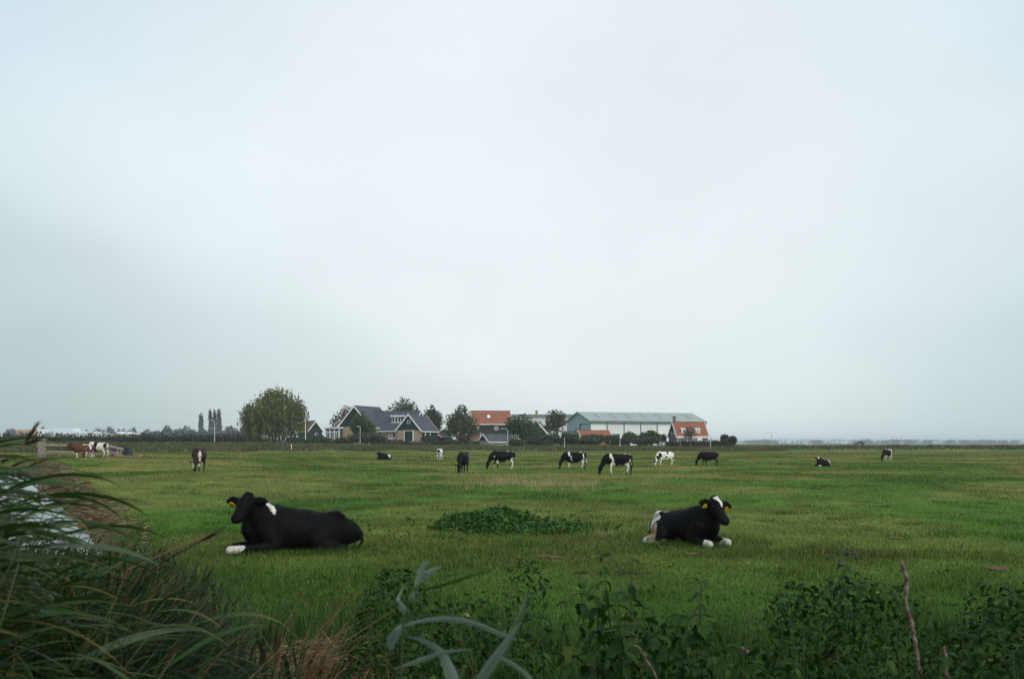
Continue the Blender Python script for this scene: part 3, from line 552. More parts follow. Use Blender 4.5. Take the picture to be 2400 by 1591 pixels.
def window(root, M, x, z, w_, h, y=0., nx=1, nz=1, f=.09, glass=GLASS, frame=WHITE, name='window'):
    """framed window centred on x, sill at z, on a facade facing local -y"""
    mb = MB(); mb.box(x - w_/2, x + w_/2, y - .07, y + .02, z, z + f, M).box(x - w_/2, x + w_/2, y - .07, y + .02, z + h - f, z + h, M)
    mb.box(x - w_/2, x - w_/2 + f, y - .068, y + .02, z + f, z + h - f, M).box(x + w_/2 - f, x + w_/2, y - .068, y + .02, z + f, z + h - f, M)
    for i in range(1, nx): c = x - w_/2 + w_ * i / nx; mb.box(c - .035, c + .035, y - .06, y + .02, z + f, z + h - f, M)
    for i in range(1, nz): c = z + h * i / nz; mb.box(x - w_/2 + f, x + w_/2 - f, y - .055, y + .02, c - .03, c + .03, M)
    o = mb.build(name, frame, root); MB().box(x - w_/2 + f * .5, x + w_/2 - f * .5, y - .03, y + .0, z + f * .5, z + h - f * .5, M).build('pane', glass, o)
    return o
def chimney(root, M, x, y, z0, z1, w_=.6, m_=None):
    c = MB().box(x - w_/2, x + w_/2, y - w_/2, y + w_/2, z0, z1, M).build('chimney', m_ or REDBRICK, root)
    MB().box(x - w_/2 - .06, x + w_/2 + .06, y - w_/2 - .06, y + w_/2 + .06, z1, z1 + .14, M).build('chimney_cap', m_ or REDBRICK, c)
def house(name, label, px, Y, yaw, cat='house', group=None):
    x = (px - 1200) / F * Y; r = empty(name, (x, Y, 0), yaw); tag(r, label, cat, group); return r
I4 = Matrix.Identity(4)

# A: slate-roofed farmhouse of three wings
A = house('farmhouse', 'farmhouse of three wings with dark slate roofs, white bargeboards and green gables', 794, 240, R(-20))
gable(A, I4, 8.65, 12.6, .6, 5.7, 10.55, BRICK, DARKGREEN, SLATE)
M2 = TM(5.2, 11.8, 0, R(-90))
gable(A, M2, 8.0, 12.6, .6, 4.95, 9.45, BRICK, DARKGREEN, SLATE, back=True)
M3 = TM(14.75, 1.5, 0)
gable(A, M3, 6.38, 9.2, .6, 4.85, 8.5, BRICK, DARKGREEN, SLATE)
window(A, M3, 3.19, 6.35, .75, .85, -.03)
dr = MB().box(2.05, 4.35, -.10, -.02, 2.2, 4.7, M3).build('barn_door', DARKGREEN, A)
fr_ = MB().box(1.95, 2.15, -.16, .0, 2.0, 4.8, M3).box(4.25, 4.45, -.16, .0, 2.0, 4.8, M3).box(2.15, 4.25, -.16, 0, 2.0, 2.18, M3).box(2.15, 4.25, -.16, 0, 4.66, 4.8, M3); fr_.build('door_frame', WHITE, dr)
for k in range(1, 5): MB().box(2.15 + k * .42 - .015, 2.15 + k * .42 + .015, -.125, -.1, 2.2, 4.66, M3).build('door_batten', BLACKTAR, dr)
for xw, ww in ((11.1, .75), (12.9, .9), (9.3, .8)): window(A, I4, xw, 3.3, ww, 1.3, 3.78, 1, 2)
MB().box(10.2, 13.6, 3.05, 3.45, 2.75, 3.05).build('garden_bench', WHITE, A)
# dormer with flat white roof
dm = MB().box(11.6, 14.1, 5.2, 8.2, 6.75, 8.15).build('dormer', SLATE, A)
MB().box(11.3, 14.4, 4.9, 8.4, 8.15, 8.5).build('dormer_roof', WHITE, dm)
for k in range(3): window(A, I4, 12.05 + k * .8, 6.85, .76, 1.25, 5.2, 1, 1, .1)
MB().box(11.4, 14.3, 5.0, 5.2, 6.62, 6.78).build('dormer_sill', METALPOST, A)
# right lean-to with two white posts
for yy in (3.4, 6.2): MB().box(21.2, 21.34, yy, yy + .3, 1.8, 4.55).build('white_pilaster', WHITE, A)
MB().box(21.13, 21.2, 1.9, 10.6, .6, 4.6).build('side_cladding', DARKGREEN, A)
# glazed sunroom
MB().box(-2.75, 1.1, -1.6, 2.2, .8, 2.55).build('sunroom_base', WHITE, A)
MB().box(-2.7, 1.05, -1.5, 2.2, 2.55, 5.3).build('sunroom_interior', mat('dim_interior', (.05, .05, .05), .9), A)
MB().box(-2.95, 1.3, -1.85, 2.4, 5.3, 5.62).build('sunroom_roof', WHITE, A)
for k in range(3):
    window(A, I4, -2.1 + k * 1.22, 2.55, 1.16, 1.95, -1.52, 2, 3, .14); window(A, I4, -2.1 + k * 1.22, 4.5, 1.16, .75, -1.52, 1, 1, .1)
for xx in (-2.75, 1.0): MB().box(xx - .07, xx + .12, -1.68, -1.45, 2.5, 5.3).build('sunroom_post', WHITE, A)

# B: dark barn with red roof beside the willow
B = house('small_barn', 'dark green barn with red tiled roof and white bargeboards beside the big willow', 723, 252, R(32), 'barn')
gable(B, I4, 3.6, 7.5, .6, 5.0, 7.25, DARKGREEN, DARKGREEN, BROWNTILE, over=.3, bb=.22)
window(B, I4, 2.1, 3.6, .7, .7)
# C: black barn with orange roof
C_ = house('black_barn', 'black tarred barn with broad orange tiled roof and one skylight', 1109, 262, R(7), 'barn')
MC = TM(0, 8.2, 0, R(-90)); gable(C_, MC, 8.2, 10.0, .6, 6.9, 10.25, BLACKTAR, BLACKTAR, ORANGE, over=.3, bb=.26)
for xx in (1.0, 6.1): window(C_, I4, xx, 5.35 - .1, 1.0, .95, 0, 3, 2, .11, frame=WHITE)
zz0 = 6.9 + 1.5 * (10.25 - 6.9) / 4.1; sk = MB().prism([(0, 0), (.75, 0), (.75, .1), (0, .1)], 0, 1.1, Matrix.Translation((3.9, 1.55, zz0 + .33)) @ Matrix.Rotation(math.atan2(3.35, 4.1), 4, 'X')); sk.build('skylight', mat('skylight_glass', (.7, .74, .78), .1, spec=.6), C_)
for k in range(6): MB().box(.2 + k * 1.3, .28 + k * 1.3, -.3, -.02, 6.5, 6.75).build('gutter_bracket', WHITE, C_)
# D: small shed, grey roof
D_ = house('garden_shed', 'small grey brick shed with slate roof and white edged gable by the lamp post', 1120.5, 231, R(-37), 'shed')
MD = TM(0, 0, 0, 0); gable(D_, MD, 3.1, 10.0, .2, 2.15, 3.75, mat('grey_brick', (.26, .25, .235), .9, .15, 8), DARKGREEN, SLATE, over=.2, bb=.2)
MDs = TM(3.1, 0, 0, R(90)); window(D_, MDs, 7.2, .85, .95, 1.15, 0, 2, 3, .08)
MB().box(.35, .43, -.15, -.06, .3, 2.2).box(2.6, 2.68, -.15, -.06, .3, 2.2).box(.35, 2.68, -.15, -.06, 2.2, 2.28).build('door_frame', METALPOST, D_)
# E: two low brown-roofed sheds
E1 = house('low_shed', 'low shed with faded brown roof and dark red door between the trees', 1034, 246, R(60), 'shed')
gable(E1, TM(0, 3.2, 0, R(-90)), 3.2, 3.0, .6, 3.35, 4.2, mat('dark_red_boards', (.05, .012, .012), .8), BLACKTAR, BROWNTILE, over=.2, bb=.2)
E2 = house('brown_roofed_shed', 'brown tiled outbuilding with one white bargeboard behind the grey shed', 1098, 244, R(6), 'shed')
gable(E2, TM(0, 4.0, 0, R(-90)), 4.0, 2.8, .6, 2.6, 4.15, BLACKTAR, BLACKTAR, BROWNTILE, over=.25, bb=.22)
# F: house with white curved gable
F_ = house('gabled_house', 'dark house with white curved gable edge and tall brick chimney behind trees', 1230, 250, R(-6))
gable(F_, I4, 5.6, 9, .6, 4.3, 7.6, DARKGREEN, DARKGREEN, BROWNTILE, over=.25, bb=.36)
chimney(F_, I4, 2.9, .8, 7.0, 9.8, .55, mat('yellow_brick', (.27, .21, .11), .9, .2, 8))
cvx = [(2.8 + .95 * math.cos(q), 7.05 + .85 * math.sin(q)) for q in np.linspace(.3, math.pi - .3, 9)] + [(2.8 + .62 * math.cos(q), 7.0 + .6 * math.sin(q)) for q in np.linspace(math.pi - .3, .3, 9)]
MB().prism(cvx[::-1], -.55, -.44).build('gable_crest', WHITE, F_)
window(F_, I4, 1.1, 2.5, .85, 1.3, -.02, 1, 2, .12); MB().tube([(3.4, -.5, 5.9), (3.9, -.5, 5.9), (3.9, -.5, 5.2)], .07).build('drain_pipe', WHITE, F_)
# G: pale warehouse far behind
G_ = house('warehouse', 'pale flat warehouse with grey-green roof band behind the houses', 1186, 400, R(2), 'warehouse')
CLAD = mat('pale_cladding', (.55, .56, .55), .6, .05, .5); GRN = mat('grey_green_trim', (.14, .19, .19), .5)
MB().box(0, 28, 0, 20, .8, 12.2).build('wall', CLAD, G_); MB().box(-.4, 28.4, -.4, 20.4, 12.2, 13.35).build('roof_band', GRN, G_)
for k in range(5): MB().box(13 + k * 1.6, 13.5 + k * 1.6, -.12, 0, 3, 9.0).build('cladding_strip', METALPOST, G_)
# H: big livestock barn
H_ = house('livestock_barn', 'long livestock barn with pale green metal roof, white wall bays and grey gable', 1382.5, 320, R(19), 'barn')
CORR = mat('corrugated_green', (.27, .305, .28), .6, .08, .6); GCLAD = mat('grey_blue_cladding', (.33, .375, .385), .55, .06, 1.0); SCREEN = mat('white_screen', (.70, .70, .68), .7, .04, .8)
L_, W_ = 42.0, 19.5; ze, zr = 8.95, 11.95
MB().box(.05, L_, .1, W_, .6, ze).build('wall', SCREEN, H_)
MB().prism([(0, .6), (W_, .6), (W_, ze), (W_ / 2, zr - .05), (0, ze)], -.02, .4, TM(0, W_, 0, R(-90))).build('gable_cladding', GCLAD, H_)
MB().prism([(0, .6), (W_, .6), (W_, ze), (W_ / 2, zr - .05), (0, ze)], L_ - .4, L_ + .02, TM(0, W_, 0, R(-90))).build('gable_cladding', GCLAD, H_)
for sg in (0, 1):
    e, c = ((-.5, ze - .15) if sg == 0 else (W_ + .5, ze - .15)), (W_ / 2, zr)
    pts = [e, c, (c[0], c[1] + .18), (e[0], e[1] + .18)]; pts = pts if sg == 0 else pts[::-1]
    MB().prism(pts, -.4, L_ + .4, TM(0, W_, 0, R(-90))).build('roof_slope', CORR, H_)
    q = [(e[0], e[1] - .3), (c[0], c[1] - .3), (c[0], c[1] + .22), (e[0], e[1] + .22)]; q = q if sg == 0 else q[::-1]
    MB().prism(q, -.5, -.41, TM(0, W_, 0, R(-90))).build('verge_trim', GRN, H_)
MB().box(-.4, L_ + .4, -.72, -.5, ze - .45, ze + .05).build('gutter', GRN, H_)
for k in range(8): MB().box(k * 6 - .02, k * 6 + .33, -.1, .08, .6, ze - .1).build('column', GRN, H_)
LOUV = mat('grey_louvre', (.40, .42, .41), .7)
for bay in (1, 2, 3):
    for row in range(4):
        z0 = 7.7 - row * .95; MB().box(bay * 6 + .9, bay * 6 + 5.5, .03, .098, z0, z0 + .2).build('louvre', LOUV, H_)
RUST = mat('rusted_rooflight', (.28, .23, .19), .7, .2, 1)
sl_ = math.atan2(zr - ze, W_ / 2)
for k in range(7):
    Mx = Matrix.Translation((4.2 + k * 5.6, 2.6, ze + 2.6 * (zr - ze) / (W_ / 2) + .19)) @ Matrix.Rotation(sl_, 4, 'X'); MB().box(0, .85, 0, 5.2, -.05, .06, Mx).build('rooflight', RUST, H_)
MGg = TM(0, W_, 0, R(-90))
dr = MB().box(11.8, 17.4, -.14, -.03, 1.6, 8.0, MGg).build('sliding_door', GCLAD, H_); MB().box(11.5, 12.4, -.2, -.05, 1.6, 8.0, MGg).box(11.5, 17.4, -.2, -.05, 7.75, 8.1, MGg).build('door_frame', DARKMETAL, dr)
MB().box(15, 15.9, -.18, -.141, 5.2, 6.4, MGg).build('door_notice', mat('blue_notice', (.12, .22, .4), .6), dr)
for xx in (8.0, 9.8): window(H_, MGg, xx, 5.0, .95, 2.0, -.03, 1, 1, .08, frame=GCLAD)
MB().box(3.0, 8.0, -3.0, -.03, .8, 5.4, MGg).build('annex', GCLAD, H_); MB().box(2.2, 8.3, -3.4, -.03, 5.4, 5.8, MGg).build('annex_roof', GRN, H_)
MB().box(3.8, 6.0, -3.1, -3.02, 2.0, 4.6, MGg).build('annex_opening', DARKMETAL, H_)
# I: low orange-roofed house among the pollards, J: hut
I_ = house('low_cottage', 'low cottage with bright orange roof in front of the long barn', 1361, 258, R(8))
gable(I_, TM(0, 5, 0, R(-90)), 5, 8.0, .6, 3.45, 5.0, mat('orange_brick', (.27, .12, .075), .9, .2, 8), BLACKTAR, ORANGE, over=.2, bb=.2)
for xx in (2.0, 5.0): window(I_, I4, xx, 1.7, 1.1, 1.1, 0, 2, 1)
J_ = house('tiny_hut', 'tiny hut with white edged gable poking above the pollard willows', 1507, 250, R(10), 'shed')
gable(J_, I4, 1.3, 3, .6, 3.35, 4.15, BLACKTAR, BLACKTAR, BROWNTILE, over=.15, bb=.2)
# K: orange-roofed cottage with dormers
K_ = house('dormer_cottage', 'brick cottage with orange tiled roof, two white dormers and a chimney', 1587, 234, R(10))
W_, L_ = 6.0, 7.6; MK = TM(0, W_, 0, R(-90)); gable(K_, MK, W_, L_, .6, 3.45, 6.6, REDBRICK, DARKGREEN, ORANGE, over=.22, bb=.28)
chimney(K_, I4, .35, W_ / 2, 6.2, 8.05, .55)
MB().box(-.2, L_ + .2, -.32, -.16, 3.0, 3.38).build('white_fascia', WHITE, K_)
for xx in (1.75, 5.3):
    d_ = MB().box(xx - .52, xx + .52, .55, 2.6, 3.75, 5.0).build('dormer', WHITE, K_)
    arch = [(xx + .66 * math.cos(q), 5.0 + .36 * math.sin(q)) for q in np.linspace(0, math.pi, 9)]; MB().prism(arch[::-1], .4, 2.9).build('dormer_crown', WHITE, d_)
    window(K_, I4, xx, 3.85, .72, 1.05, .55, 2, 2, .09, CURTAIN)
for xx, ww in ((.35, .65), (2.1, .85), (3.35, .8), (4.35, .6)): window(K_, I4, xx, 1.75, ww, 1.15, 0, 1, 2, .1)
MB().box(4.95, 6.0, -.3, .0, .9, 2.98).build('door_case', WHITE, K_); window(K_, I4, 5.45, 1.4, .6, 1.2, -.3, 1, 2, .1)
window(K_, TM(0, W_, 0, R(-90)), 2.2, 3.6, .6, 1.0, -.03, 1, 2, .08); window(K_, TM(0, W_, 0, R(-90)), 3.9, 3.6, .6, 1.0, -.03, 1, 2, .08)
S_ = house('pump_house', 'low grey box shed with a white notice before the brown hedge', 1545, 229, 0, 'shed')
MB().box(0, 1.65, 0, 1.5, .6, 2.05).build('wall', mat('grey_render', (.24, .25, .235), .9, .15, 4), S_); MB().box(-.1, 1.75, -.1, 1.6, 2.05, 2.17).build('roof', GREYWOOD, S_); MB().box(.8, 1.15, -.05, 0, 1.4, 1.75).build('notice', WHITE, S_)

# far white works at the left edge of the village
WORKS = mat('white_works', (.72, .74, .76), .6, .04, .2); TERRA = mat('terracotta_wall', (.42, .20, .10), .8, .15, .3); PINK = mat('faded_red_wall', (.45, .20, .16), .8, .2, .3)
def block(root, px0, px1, pyt, Y, m_, depth=18, name='wall', pyb=None):
    s_ = Y / F; x0 = (px0 - 1200) * s_ - root.location.x; x1 = (px1 - 1200) * s_ - root.location.x; z1 = EYE + (HOR - pyt) * s_
    y0 = Y - root.location.y; o = MB().box(x0, x1, y0, y0 + depth, -.2 if pyb is None else EYE + (HOR - pyb) * s_, z1).build(name, m_, root); return x0, x1, z1, y0
def far_windows(root, px0, px1, py0, py1, n, Y):
    s_ = Y / F
    for k in range(n):
        a = px0 + (px1 - px0) * k / n; b_ = a + (px1 - px0) / n * .6; x0 = (a - 1200) * s_ - root.location.x; x1 = (b_ - 1200) * s_ - root.location.x
        z0, z1 = EYE + (HOR - py1) * s_, EYE + (HOR - py0) * s_; y0 = Y - root.location.y; w1 = MB().box(x0 - .15, x1 + .15, y0 - .12, y0 - .01, z0 - .15, z1 + .15).build('window', METALPOST, root); MB().box(x0, x1, y0 - .2, y0 - .11, z0, z1).build('pane', GLASS, w1)
YF = 880
r = empty('white_works', ((120 - 1200) / F * YF, YF, 0)); tag(r, 'long white works building with dark windows, tallest block in the middle, far left', 'factory')
block(r, 80, 127, 1005, YF, WORKS); block(r, 126, 168, 1003, YF - 2, WORKS); block(r, 168, 197, 1010, YF, WORKS); block(r, 70, 96, 1005.5, YF + 6, CLAD)
far_windows(r, 86, 101, 1010.5, 1015, 2, YF); far_windows(r, 131, 152, 1014, 1022, 2, YF - 2); far_windows(r, 172, 188, 1015, 1018.5, 2, YF)
r = empty('orange_works', ((58 - 1200) / F * YF, YF - 6, 0)); tag(r, 'orange brown works hall at the left end of the white factory', 'factory'); block(r, 37, 80.2, 1007, YF - 6, TERRA); far_windows(r, 54, 72, 1013, 1018, 3, YF - 6)
r = empty('white_box_hall', ((208 - 1200) / F * YF, YF - 10, 0)); tag(r, 'plain white box hall right of the long white factory', 'factory'); block(r, 199, 219, 1011, YF - 10, WORKS); block(r, 219, 239, 1014, YF - 8, CLAD)
r = empty('red_hall', ((290 - 1200) / F * YF, YF, 0)); tag(r, 'low faded red hall with white roof strip, far left beyond the hedge', 'factory'); block(r, 241, 272, 1016.5, YF + 4, PINK); block(r, 272, 330, 1017, YF, PINK); block(r, 275, 306, 1011.5, YF + 2, WORKS, 10, 'roof_strip', 1016)
block(r, 274, 328, 1015, YF - .5, WORKS, 3, 'roof_strip', 1018)

# ------------------------------------------------------------------ trees, shrubs and hedges
def quads(P, size, g, cols, aspect=1.0, hang=False):
    n = len(P); a = g.normal(0, 1, (n, 3))
    if hang: a[:, :2] *= .25; a[:, 2] = -1
    a /= np.linalg.norm(a, axis=1)[:, None]; b_ = np.cross(a, g.normal(0, 1, (n, 3))); b_ /= np.linalg.norm(b_, axis=1)[:, None] + 1e-9
    s_ = (size * (.6 + .8 * g.random(n)))[:, None] * .5; a = a * s_ * aspect; b_ = b_ * s_
    Vv = np.stack([P - a, P + b_ * .8, P + a, P - b_ * .8], 1).reshape(-1, 3)
    return Vv, np.arange(4 * n).reshape(-1, 4), np.repeat(cols, 4, 0)
def tint(base, n, g, var=.38, hue=.16, second=None, frac=.0):
    c = np.tile(np.asarray(base, float), (n, 1))
    if second is not None: c = np.where(g.random((n, 1)) < frac, np.asarray(second), c)
    return np.clip(c * (1 + (g.random((n, 1)) - .5) * 2 * var) * (1 + (g.random((n, 3)) - .5) * hue), 0, 1)
_ts = [100]
def tree(name, label, px, Y, top, half, col, low=.18, n=2600, style='round', col2=None, frac=.25, cat='tree', leaf=None, blobs=9, group=None, gaps=.30, trunk=None, parent_parts=True, depth=.9):
    _ts[0] += 1; g = np.random.default_rng(_ts[0]); base = gx(px, Y); H = EYE + (HOR - top) / F * Y - base.z; W = half / F * Y * 1.12; ls = leaf or .40 * Y / 235
    r = empty(name, base); tag(r, label, cat, group)
    cz, rz = (low + 1) / 2 * H, (1 - low) / 2 * H
    bl = []
    for i in range(blobs):
        v = g.normal(0, 1, 3); v /= np.linalg.norm(v); v *= .70 * g.random() ** .33
        bl.append((v, .36 + .20 * g.random()))
    if style == 'willow': bl = [(np.array(v), r_) for v, r_ in (((.0, 0, .1), .62), ((.38, .1, .34), .48), ((-.45, 0, .02), .48), ((.5, 0, -.15), .48), ((-.15, .2, .42), .46), ((-.68, 0, -.25), .36), ((.22, -.1, .58), .40), ((.0, -.3, -.35), .6), ((.45, .2, -.5), .5), ((-.45, .1, -.55), .48), ((-.2, -.45, .1), .45), ((.3, -.5, .1), .45), ((-.75, 0, .08), .26), ((.72, 0, .12), .30), ((.05, 0, .62), .34))]
    if style == 'poplar': bl = [(np.array((g.normal(0, .2), g.normal(0, .2), z)), .42 * (1 - .25 * abs(z + .2)) + .12) for z in np.linspace(-.8, .82, blobs)]
    if style == 'bush': bl = [(np.array((v[0], v[1], abs(v[2]) * .9 - .35)), rr * 1.1) for v, rr in bl]
    bl.append((np.array((0, 0, -.1)), .5)) if style != 'poplar' else None
    k = g.integers(0, len(bl), n); C0 = np.array([b_[0] for b_ in bl])[k]; R0 = np.array([b_[1] for b_ in bl])[k]
    d = g.normal(0, 1, (n, 3)); d /= np.linalg.norm(d, axis=1)[:, None]
    U = C0 + d * (R0 * (.35 + .75 * g.random(n) ** .7))[:, None]
    P = U * np.array((W, W * depth, rz)) + np.array((0, 0, cz))
    low_g = gaps - .08; keep = fbm(P[:, 0] * 1.0 + 50, P[:, 2] + P[:, 1] * .7 + 31 * _ts[0], W * .22, 2) > low_g - .04 + .10 * g.random(n); P = P[keep]
    P = P[P[:, 2] > .05]
    if style == 'willow':
        P = P + g.normal(0, 1, P.shape) * np.array((.45, .45, .35)); nS = n // 5; i = g.integers(0, len(P), nS); Q = []; 
        for j in range(7): Q.append(P[i] + np.stack([g.normal(0, .12, nS), g.normal(0, .12, nS), -j * .55 * (.6 + .5 * g.random(nS))], 1))
        Q = np.concatenate(Q); Q = Q[Q[:, 2] > .6]; c2 = tint(col, len(Q), g, .35, .14, col2, frac); Vv, Fc, C = quads(Q, np.full(len(Q), .34), g, c2, 2.3, True)
        V2, F2, Cc = quads(P, np.full(len(P), ls), g, tint(col, len(P), g, .35, .14, col2, frac)); Vv = np.concatenate([Vv, V2]); Fc = np.concatenate([Fc, F2 + len(C)]); C = np.concatenate([C, Cc])
    else:
        asp = 1.9 if style in ('pollard', 'bush') else 1.25
        Vv, Fc, C = quads(P, np.full(len(P), ls), g, tint(col, len(P), g, .38, .16, col2, frac), asp)
    link('crown', np_mesh('crown', Vv, Fc, C), LEAF, r)
    tr = trunk or max(.12, H * .028); mb = MB()
    lean = g.normal(0, .03, 2) * H; tp = Vector((lean[0], lean[1], H * .62))
    mb.tube([(0, 0, -.1), tp * .3, tp * .6, tp], [tr * 1.25, tr, tr * .75, tr * .35], 7)
    for b_ in bl[:6]:
        e = Vector(b_[0]) ; e = Vector((e.x * W, e.y * W * depth, cz + e.z * rz)); s0 = tp * (.45 + .4 * g.random()); mb.tube([s0, (s0 + e) / 2 + Vector((0, 0, .06 * H)), e], [tr * .45, tr * .3, tr * .12], 5)
    mb.build('trunk', BARK, r); return r
OL, DG, BG_, GG, RB = (.150, .165, .030), (.046, .085, .010), (.125, .085, .016), (.080, .108, .034), (.080, .040, .022)
tree('weeping_willow', 'huge weeping willow with drooping olive foliage, tallest thing in view', 642, 238, 908, 69, OL, .06, 7500, 'willow', (.085, .095, .018), .4, blobs=17, gaps=.37, trunk=.55)
tree('garden_shrub', 'bushy green shrub with spiky twigs right of the dark barn', 745, 238, 1014, 16, (.055, .085, .03), .0, 900, 'bush', cat='shrub')
tree('beech_tree', 'thin brownish tree behind the left gable of the farmhouse', 812, 262, 944, 36, (.110, .070, .040), .15, 1900, col2=(.075, .078, .035), frac=.4, gaps=.42, blobs=13)
tree('walnut_tree', 'rounded bright green tree before the left gable of the farmhouse', 845, 231, 967, 33, (.060, .100, .018), .05, 3200, col2=(.04, .065, .02))
tree('shrub', 'broad olive shrub in front of the left wing of the farmhouse', 858, 228, 1004, 42, (.062, .078, .032), .0, 2200, 'bush', cat='shrub', col2=(.085, .09, .04), frac=.3)
tree('garden_shrub', 'low dark shrub under the sunroom windows', 806, 227, 1022, 20, (.042, .055, .022), .0, 900, 'bush', cat='shrub', col2=RB, frac=.2)
tree('linden_tree', 'dense dark green tree rising behind the farmhouse ridge', 947, 268, 930, 45, DG, .05, 4200, col2=(.062, .085, .024), frac=.4)
tree('maple_tree', 'brown-green tree right of the farmhouse, autumn tinted', 1013, 256, 949, 30, BG_, .02, 3200, col2=(.055, .068, .022), frac=.45)
tree('oak_tree', 'large dark tree left of the black barn with the orange roof', 1078, 246, 949, 38, DG, .0, 4600, col2=BG_, frac=.3, blobs=12)
tree('laurel_shrub', 'smooth dark green shrub below the right end of the slate roof', 1007, 232, 1014, 21, (.034, .066, .018), .0, 1200, 'bush', cat='shrub')
tree('garden_shrub', 'small rusty brown shrub behind the low shed', 1088, 240, 1010, 17, RB, .0, 800, 'bush', cat='shrub', col2=DG, frac=.25)
tree('pale_shrub', 'yellowish shrub between the two white windows of the black barn', 1153, 255, 999, 18, (.095, .100, .040), .0, 900, 'bush', cat='shrub')
tree('alder_tree', 'wide dark green tree in front of the curved gable house', 1222, 240, 969, 42, DG, .02, 4200, col2=(.060, .070, .022), frac=.35, blobs=14, gaps=.22)
tree('birch_tree', 'loose upright olive tree left of the long barn', 1305, 256, 948, 27, (.090, .088, .036), .12, 2000, col2=(.062, .062, .026), frac=.4, gaps=.38, blobs=13)
tree('apple_tree', 'small sparse brown-green tree before the dormer cottage', 1617, 225, 998, 20, (.115, .100, .045), .38, 650, gaps=.42, cat='tree', leaf=.3)
tree('round_shrub', 'round grey-green shrub standing alone right of the dormer cottage', 1706, 226, 1018, 18, (.050, .070, .032), .0, 1500, 'pollard', cat='shrub', blobs=8)
tree('corner_shrub', 'low shrub at the right corner of the dormer cottage', 1676, 236, 1028, 12, (.045, .062, .024), .0, 500, 'bush', cat='shrub')
tree('dark_yew', 'dark evergreen left of the dormer cottage gable', 1553, 240, 1012, 12, (.022, .035, .015), .0, 800, 'bush', cat='tree')
for px, tp_, hw, Y, c, lb in [(1040, 1000, 20, 252, DG, 'dark shrub between the autumn tree and the large dark tree'), (1062, 1026, 22, 234, (.06, .08, .02), 'low green shrub in front of the large dark tree'), (1110, 1029, 16, 228, BG_, 'low brownish shrub left of the small grey shed'), (1212, 1024, 24, 229, (.055, .085, .015), 'low green shrub right of the small grey shed'), (1255, 1018, 22, 234, DG, 'dark shrub below the curved gable house'),
        (905, 1026, 16, 229, (.07, .085, .02), 'low shrub under the main roof eave of the farmhouse'), (940, 1030, 14, 228, RB, 'small rusty shrub left of the green barn door'), (780, 1030, 12, 230, DG, 'small dark shrub at the left foot of the sunroom'), (765, 1024, 13, 236, (.05, .08, .02), 'green shrub between the hedge and the sunroom'), (600, 1022, 34, 244, DG, 'dark undergrowth behind the left half of the willow'), (690, 1022, 24, 246, DG, 'dark undergrowth behind the right half of the willow')]:
    tree('yard_shrub', lb, px, Y, tp_, hw, c, .0, 1300, 'bush', cat='shrub', col2=(.075, .09, .024), frac=.3, group='shrubs round the farmyard')
pol = [(1290, 1016, 21), (1318, 1022, 16), (1340, 1013, 19), (1371, 1019, 16), (1396, 1015, 17), (1434, 1012, 19), (1473, 1013, 21), (1503, 1012, 17), (1526, 1010, 20)]
wh = ['leftmost pollard willow, under the birch', 'second pollard willow, with the short post before it', 'third pollard willow, left of the orange-roofed cottage', 'fourth pollard willow, under the cottage gable', 'fifth pollard willow, in front of the bright orange roof', 'sixth pollard willow, beside the straight lamp post', 'seventh pollard willow, right of the straight lamp post', 'eighth pollard willow, under the tiny hut gable', 'rightmost pollard willow, next to the grey box shed']
for (px, tp_, hw), l in zip(pol, wh): tree('pollard_willow', l, px, 232 + random.uniform(-2, 3), tp_, hw * 1.2, GG, .05, 1700, 'pollard', DG, .3, blobs=8, group='pollard willows in a row', gaps=.2, trunk=.3)

def hedge(name, label, px0, px1, Y, top, thick, col, col2=None, n=2600, bot=0., leaf=.3, rag=.12):
    _ts[0] += 1; g = np.random.default_rng(_ts[0]); x0, x1 = (px0 - 1200) / F * Y, (px1 - 1200) / F * Y; zg = ztf((x0 + x1) / 2, Y); H = EYE + (HOR - top) / F * Y - zg
    r = empty(name, ((x0 + x1) / 2, Y, zg)); tag(r, label, 'hedge'); L = x1 - x0
    P = np.stack([(g.random(n) - .5) * L, (g.random(n) - .5) * thick, g.random(n) * H], 1); f = g.random(n)
    P[f < .5, 1] = -thick / 2 + g.normal(0, rag, (f < .5).sum()); P[f > .72, 2] = H + g.normal(0, rag, (f > .72).sum()) + .3 * (fbm(P[f > .72, 0], P[f > .72, 1], 1.2, 2) - .5)
    Vv, Fc, C = quads(P, np.full(n, leaf), g, tint(col, n, g, .4, .2, col2, .35)); link('foliage', np_mesh('foliage', Vv, Fc, C), LEAF, r)
    MB().box(-L / 2 + .1, L / 2 - .1, -thick / 2 + .15, thick / 2 - .15, 0, H - .15).build('dark_core', mat('hedge_core', (.022, .022, .012), .95, .3, 3), r); return r  # solid dark filler box added inside the foliage so nothing shows through
hedge('garden_hedge', 'clipped dark green hedge below the flagpole', 703, 742, 228, 1032, 1.6, (.028, .062, .016), n=1500)
hedge('beech_hedge', 'long clipped brown-green hedge before the dormer cottage', 1561, 1698, 227, 1035.5, 1.8, (.058, .062, .020), (.085, .058, .024), 3600)
hedge('low_hedge', 'low rough hedge and bank under the farmhouse windows', 870, 1010, 227, 1037, 2.0, (.055, .062, .026), (.095, .055, .03), 2600, rag=.25)
for (a, b_, Yh, tp_, lb) in ((-60, 120, 240, 1022, 'rough dark hedge in front of the white factory, leftmost stretch'), (118, 345, 236, 1023, 'rough dark hedge in front of the red hall'), (335, 575, 228, 1022, 'rough dark green hedge below the distant wood and poplars')):
    hedge('field_hedge', lb, a, b_, Yh, tp_ + 1, 3, (.036, .050, .018), (.06, .062, .026), 4200, leaf=.42, rag=.45)
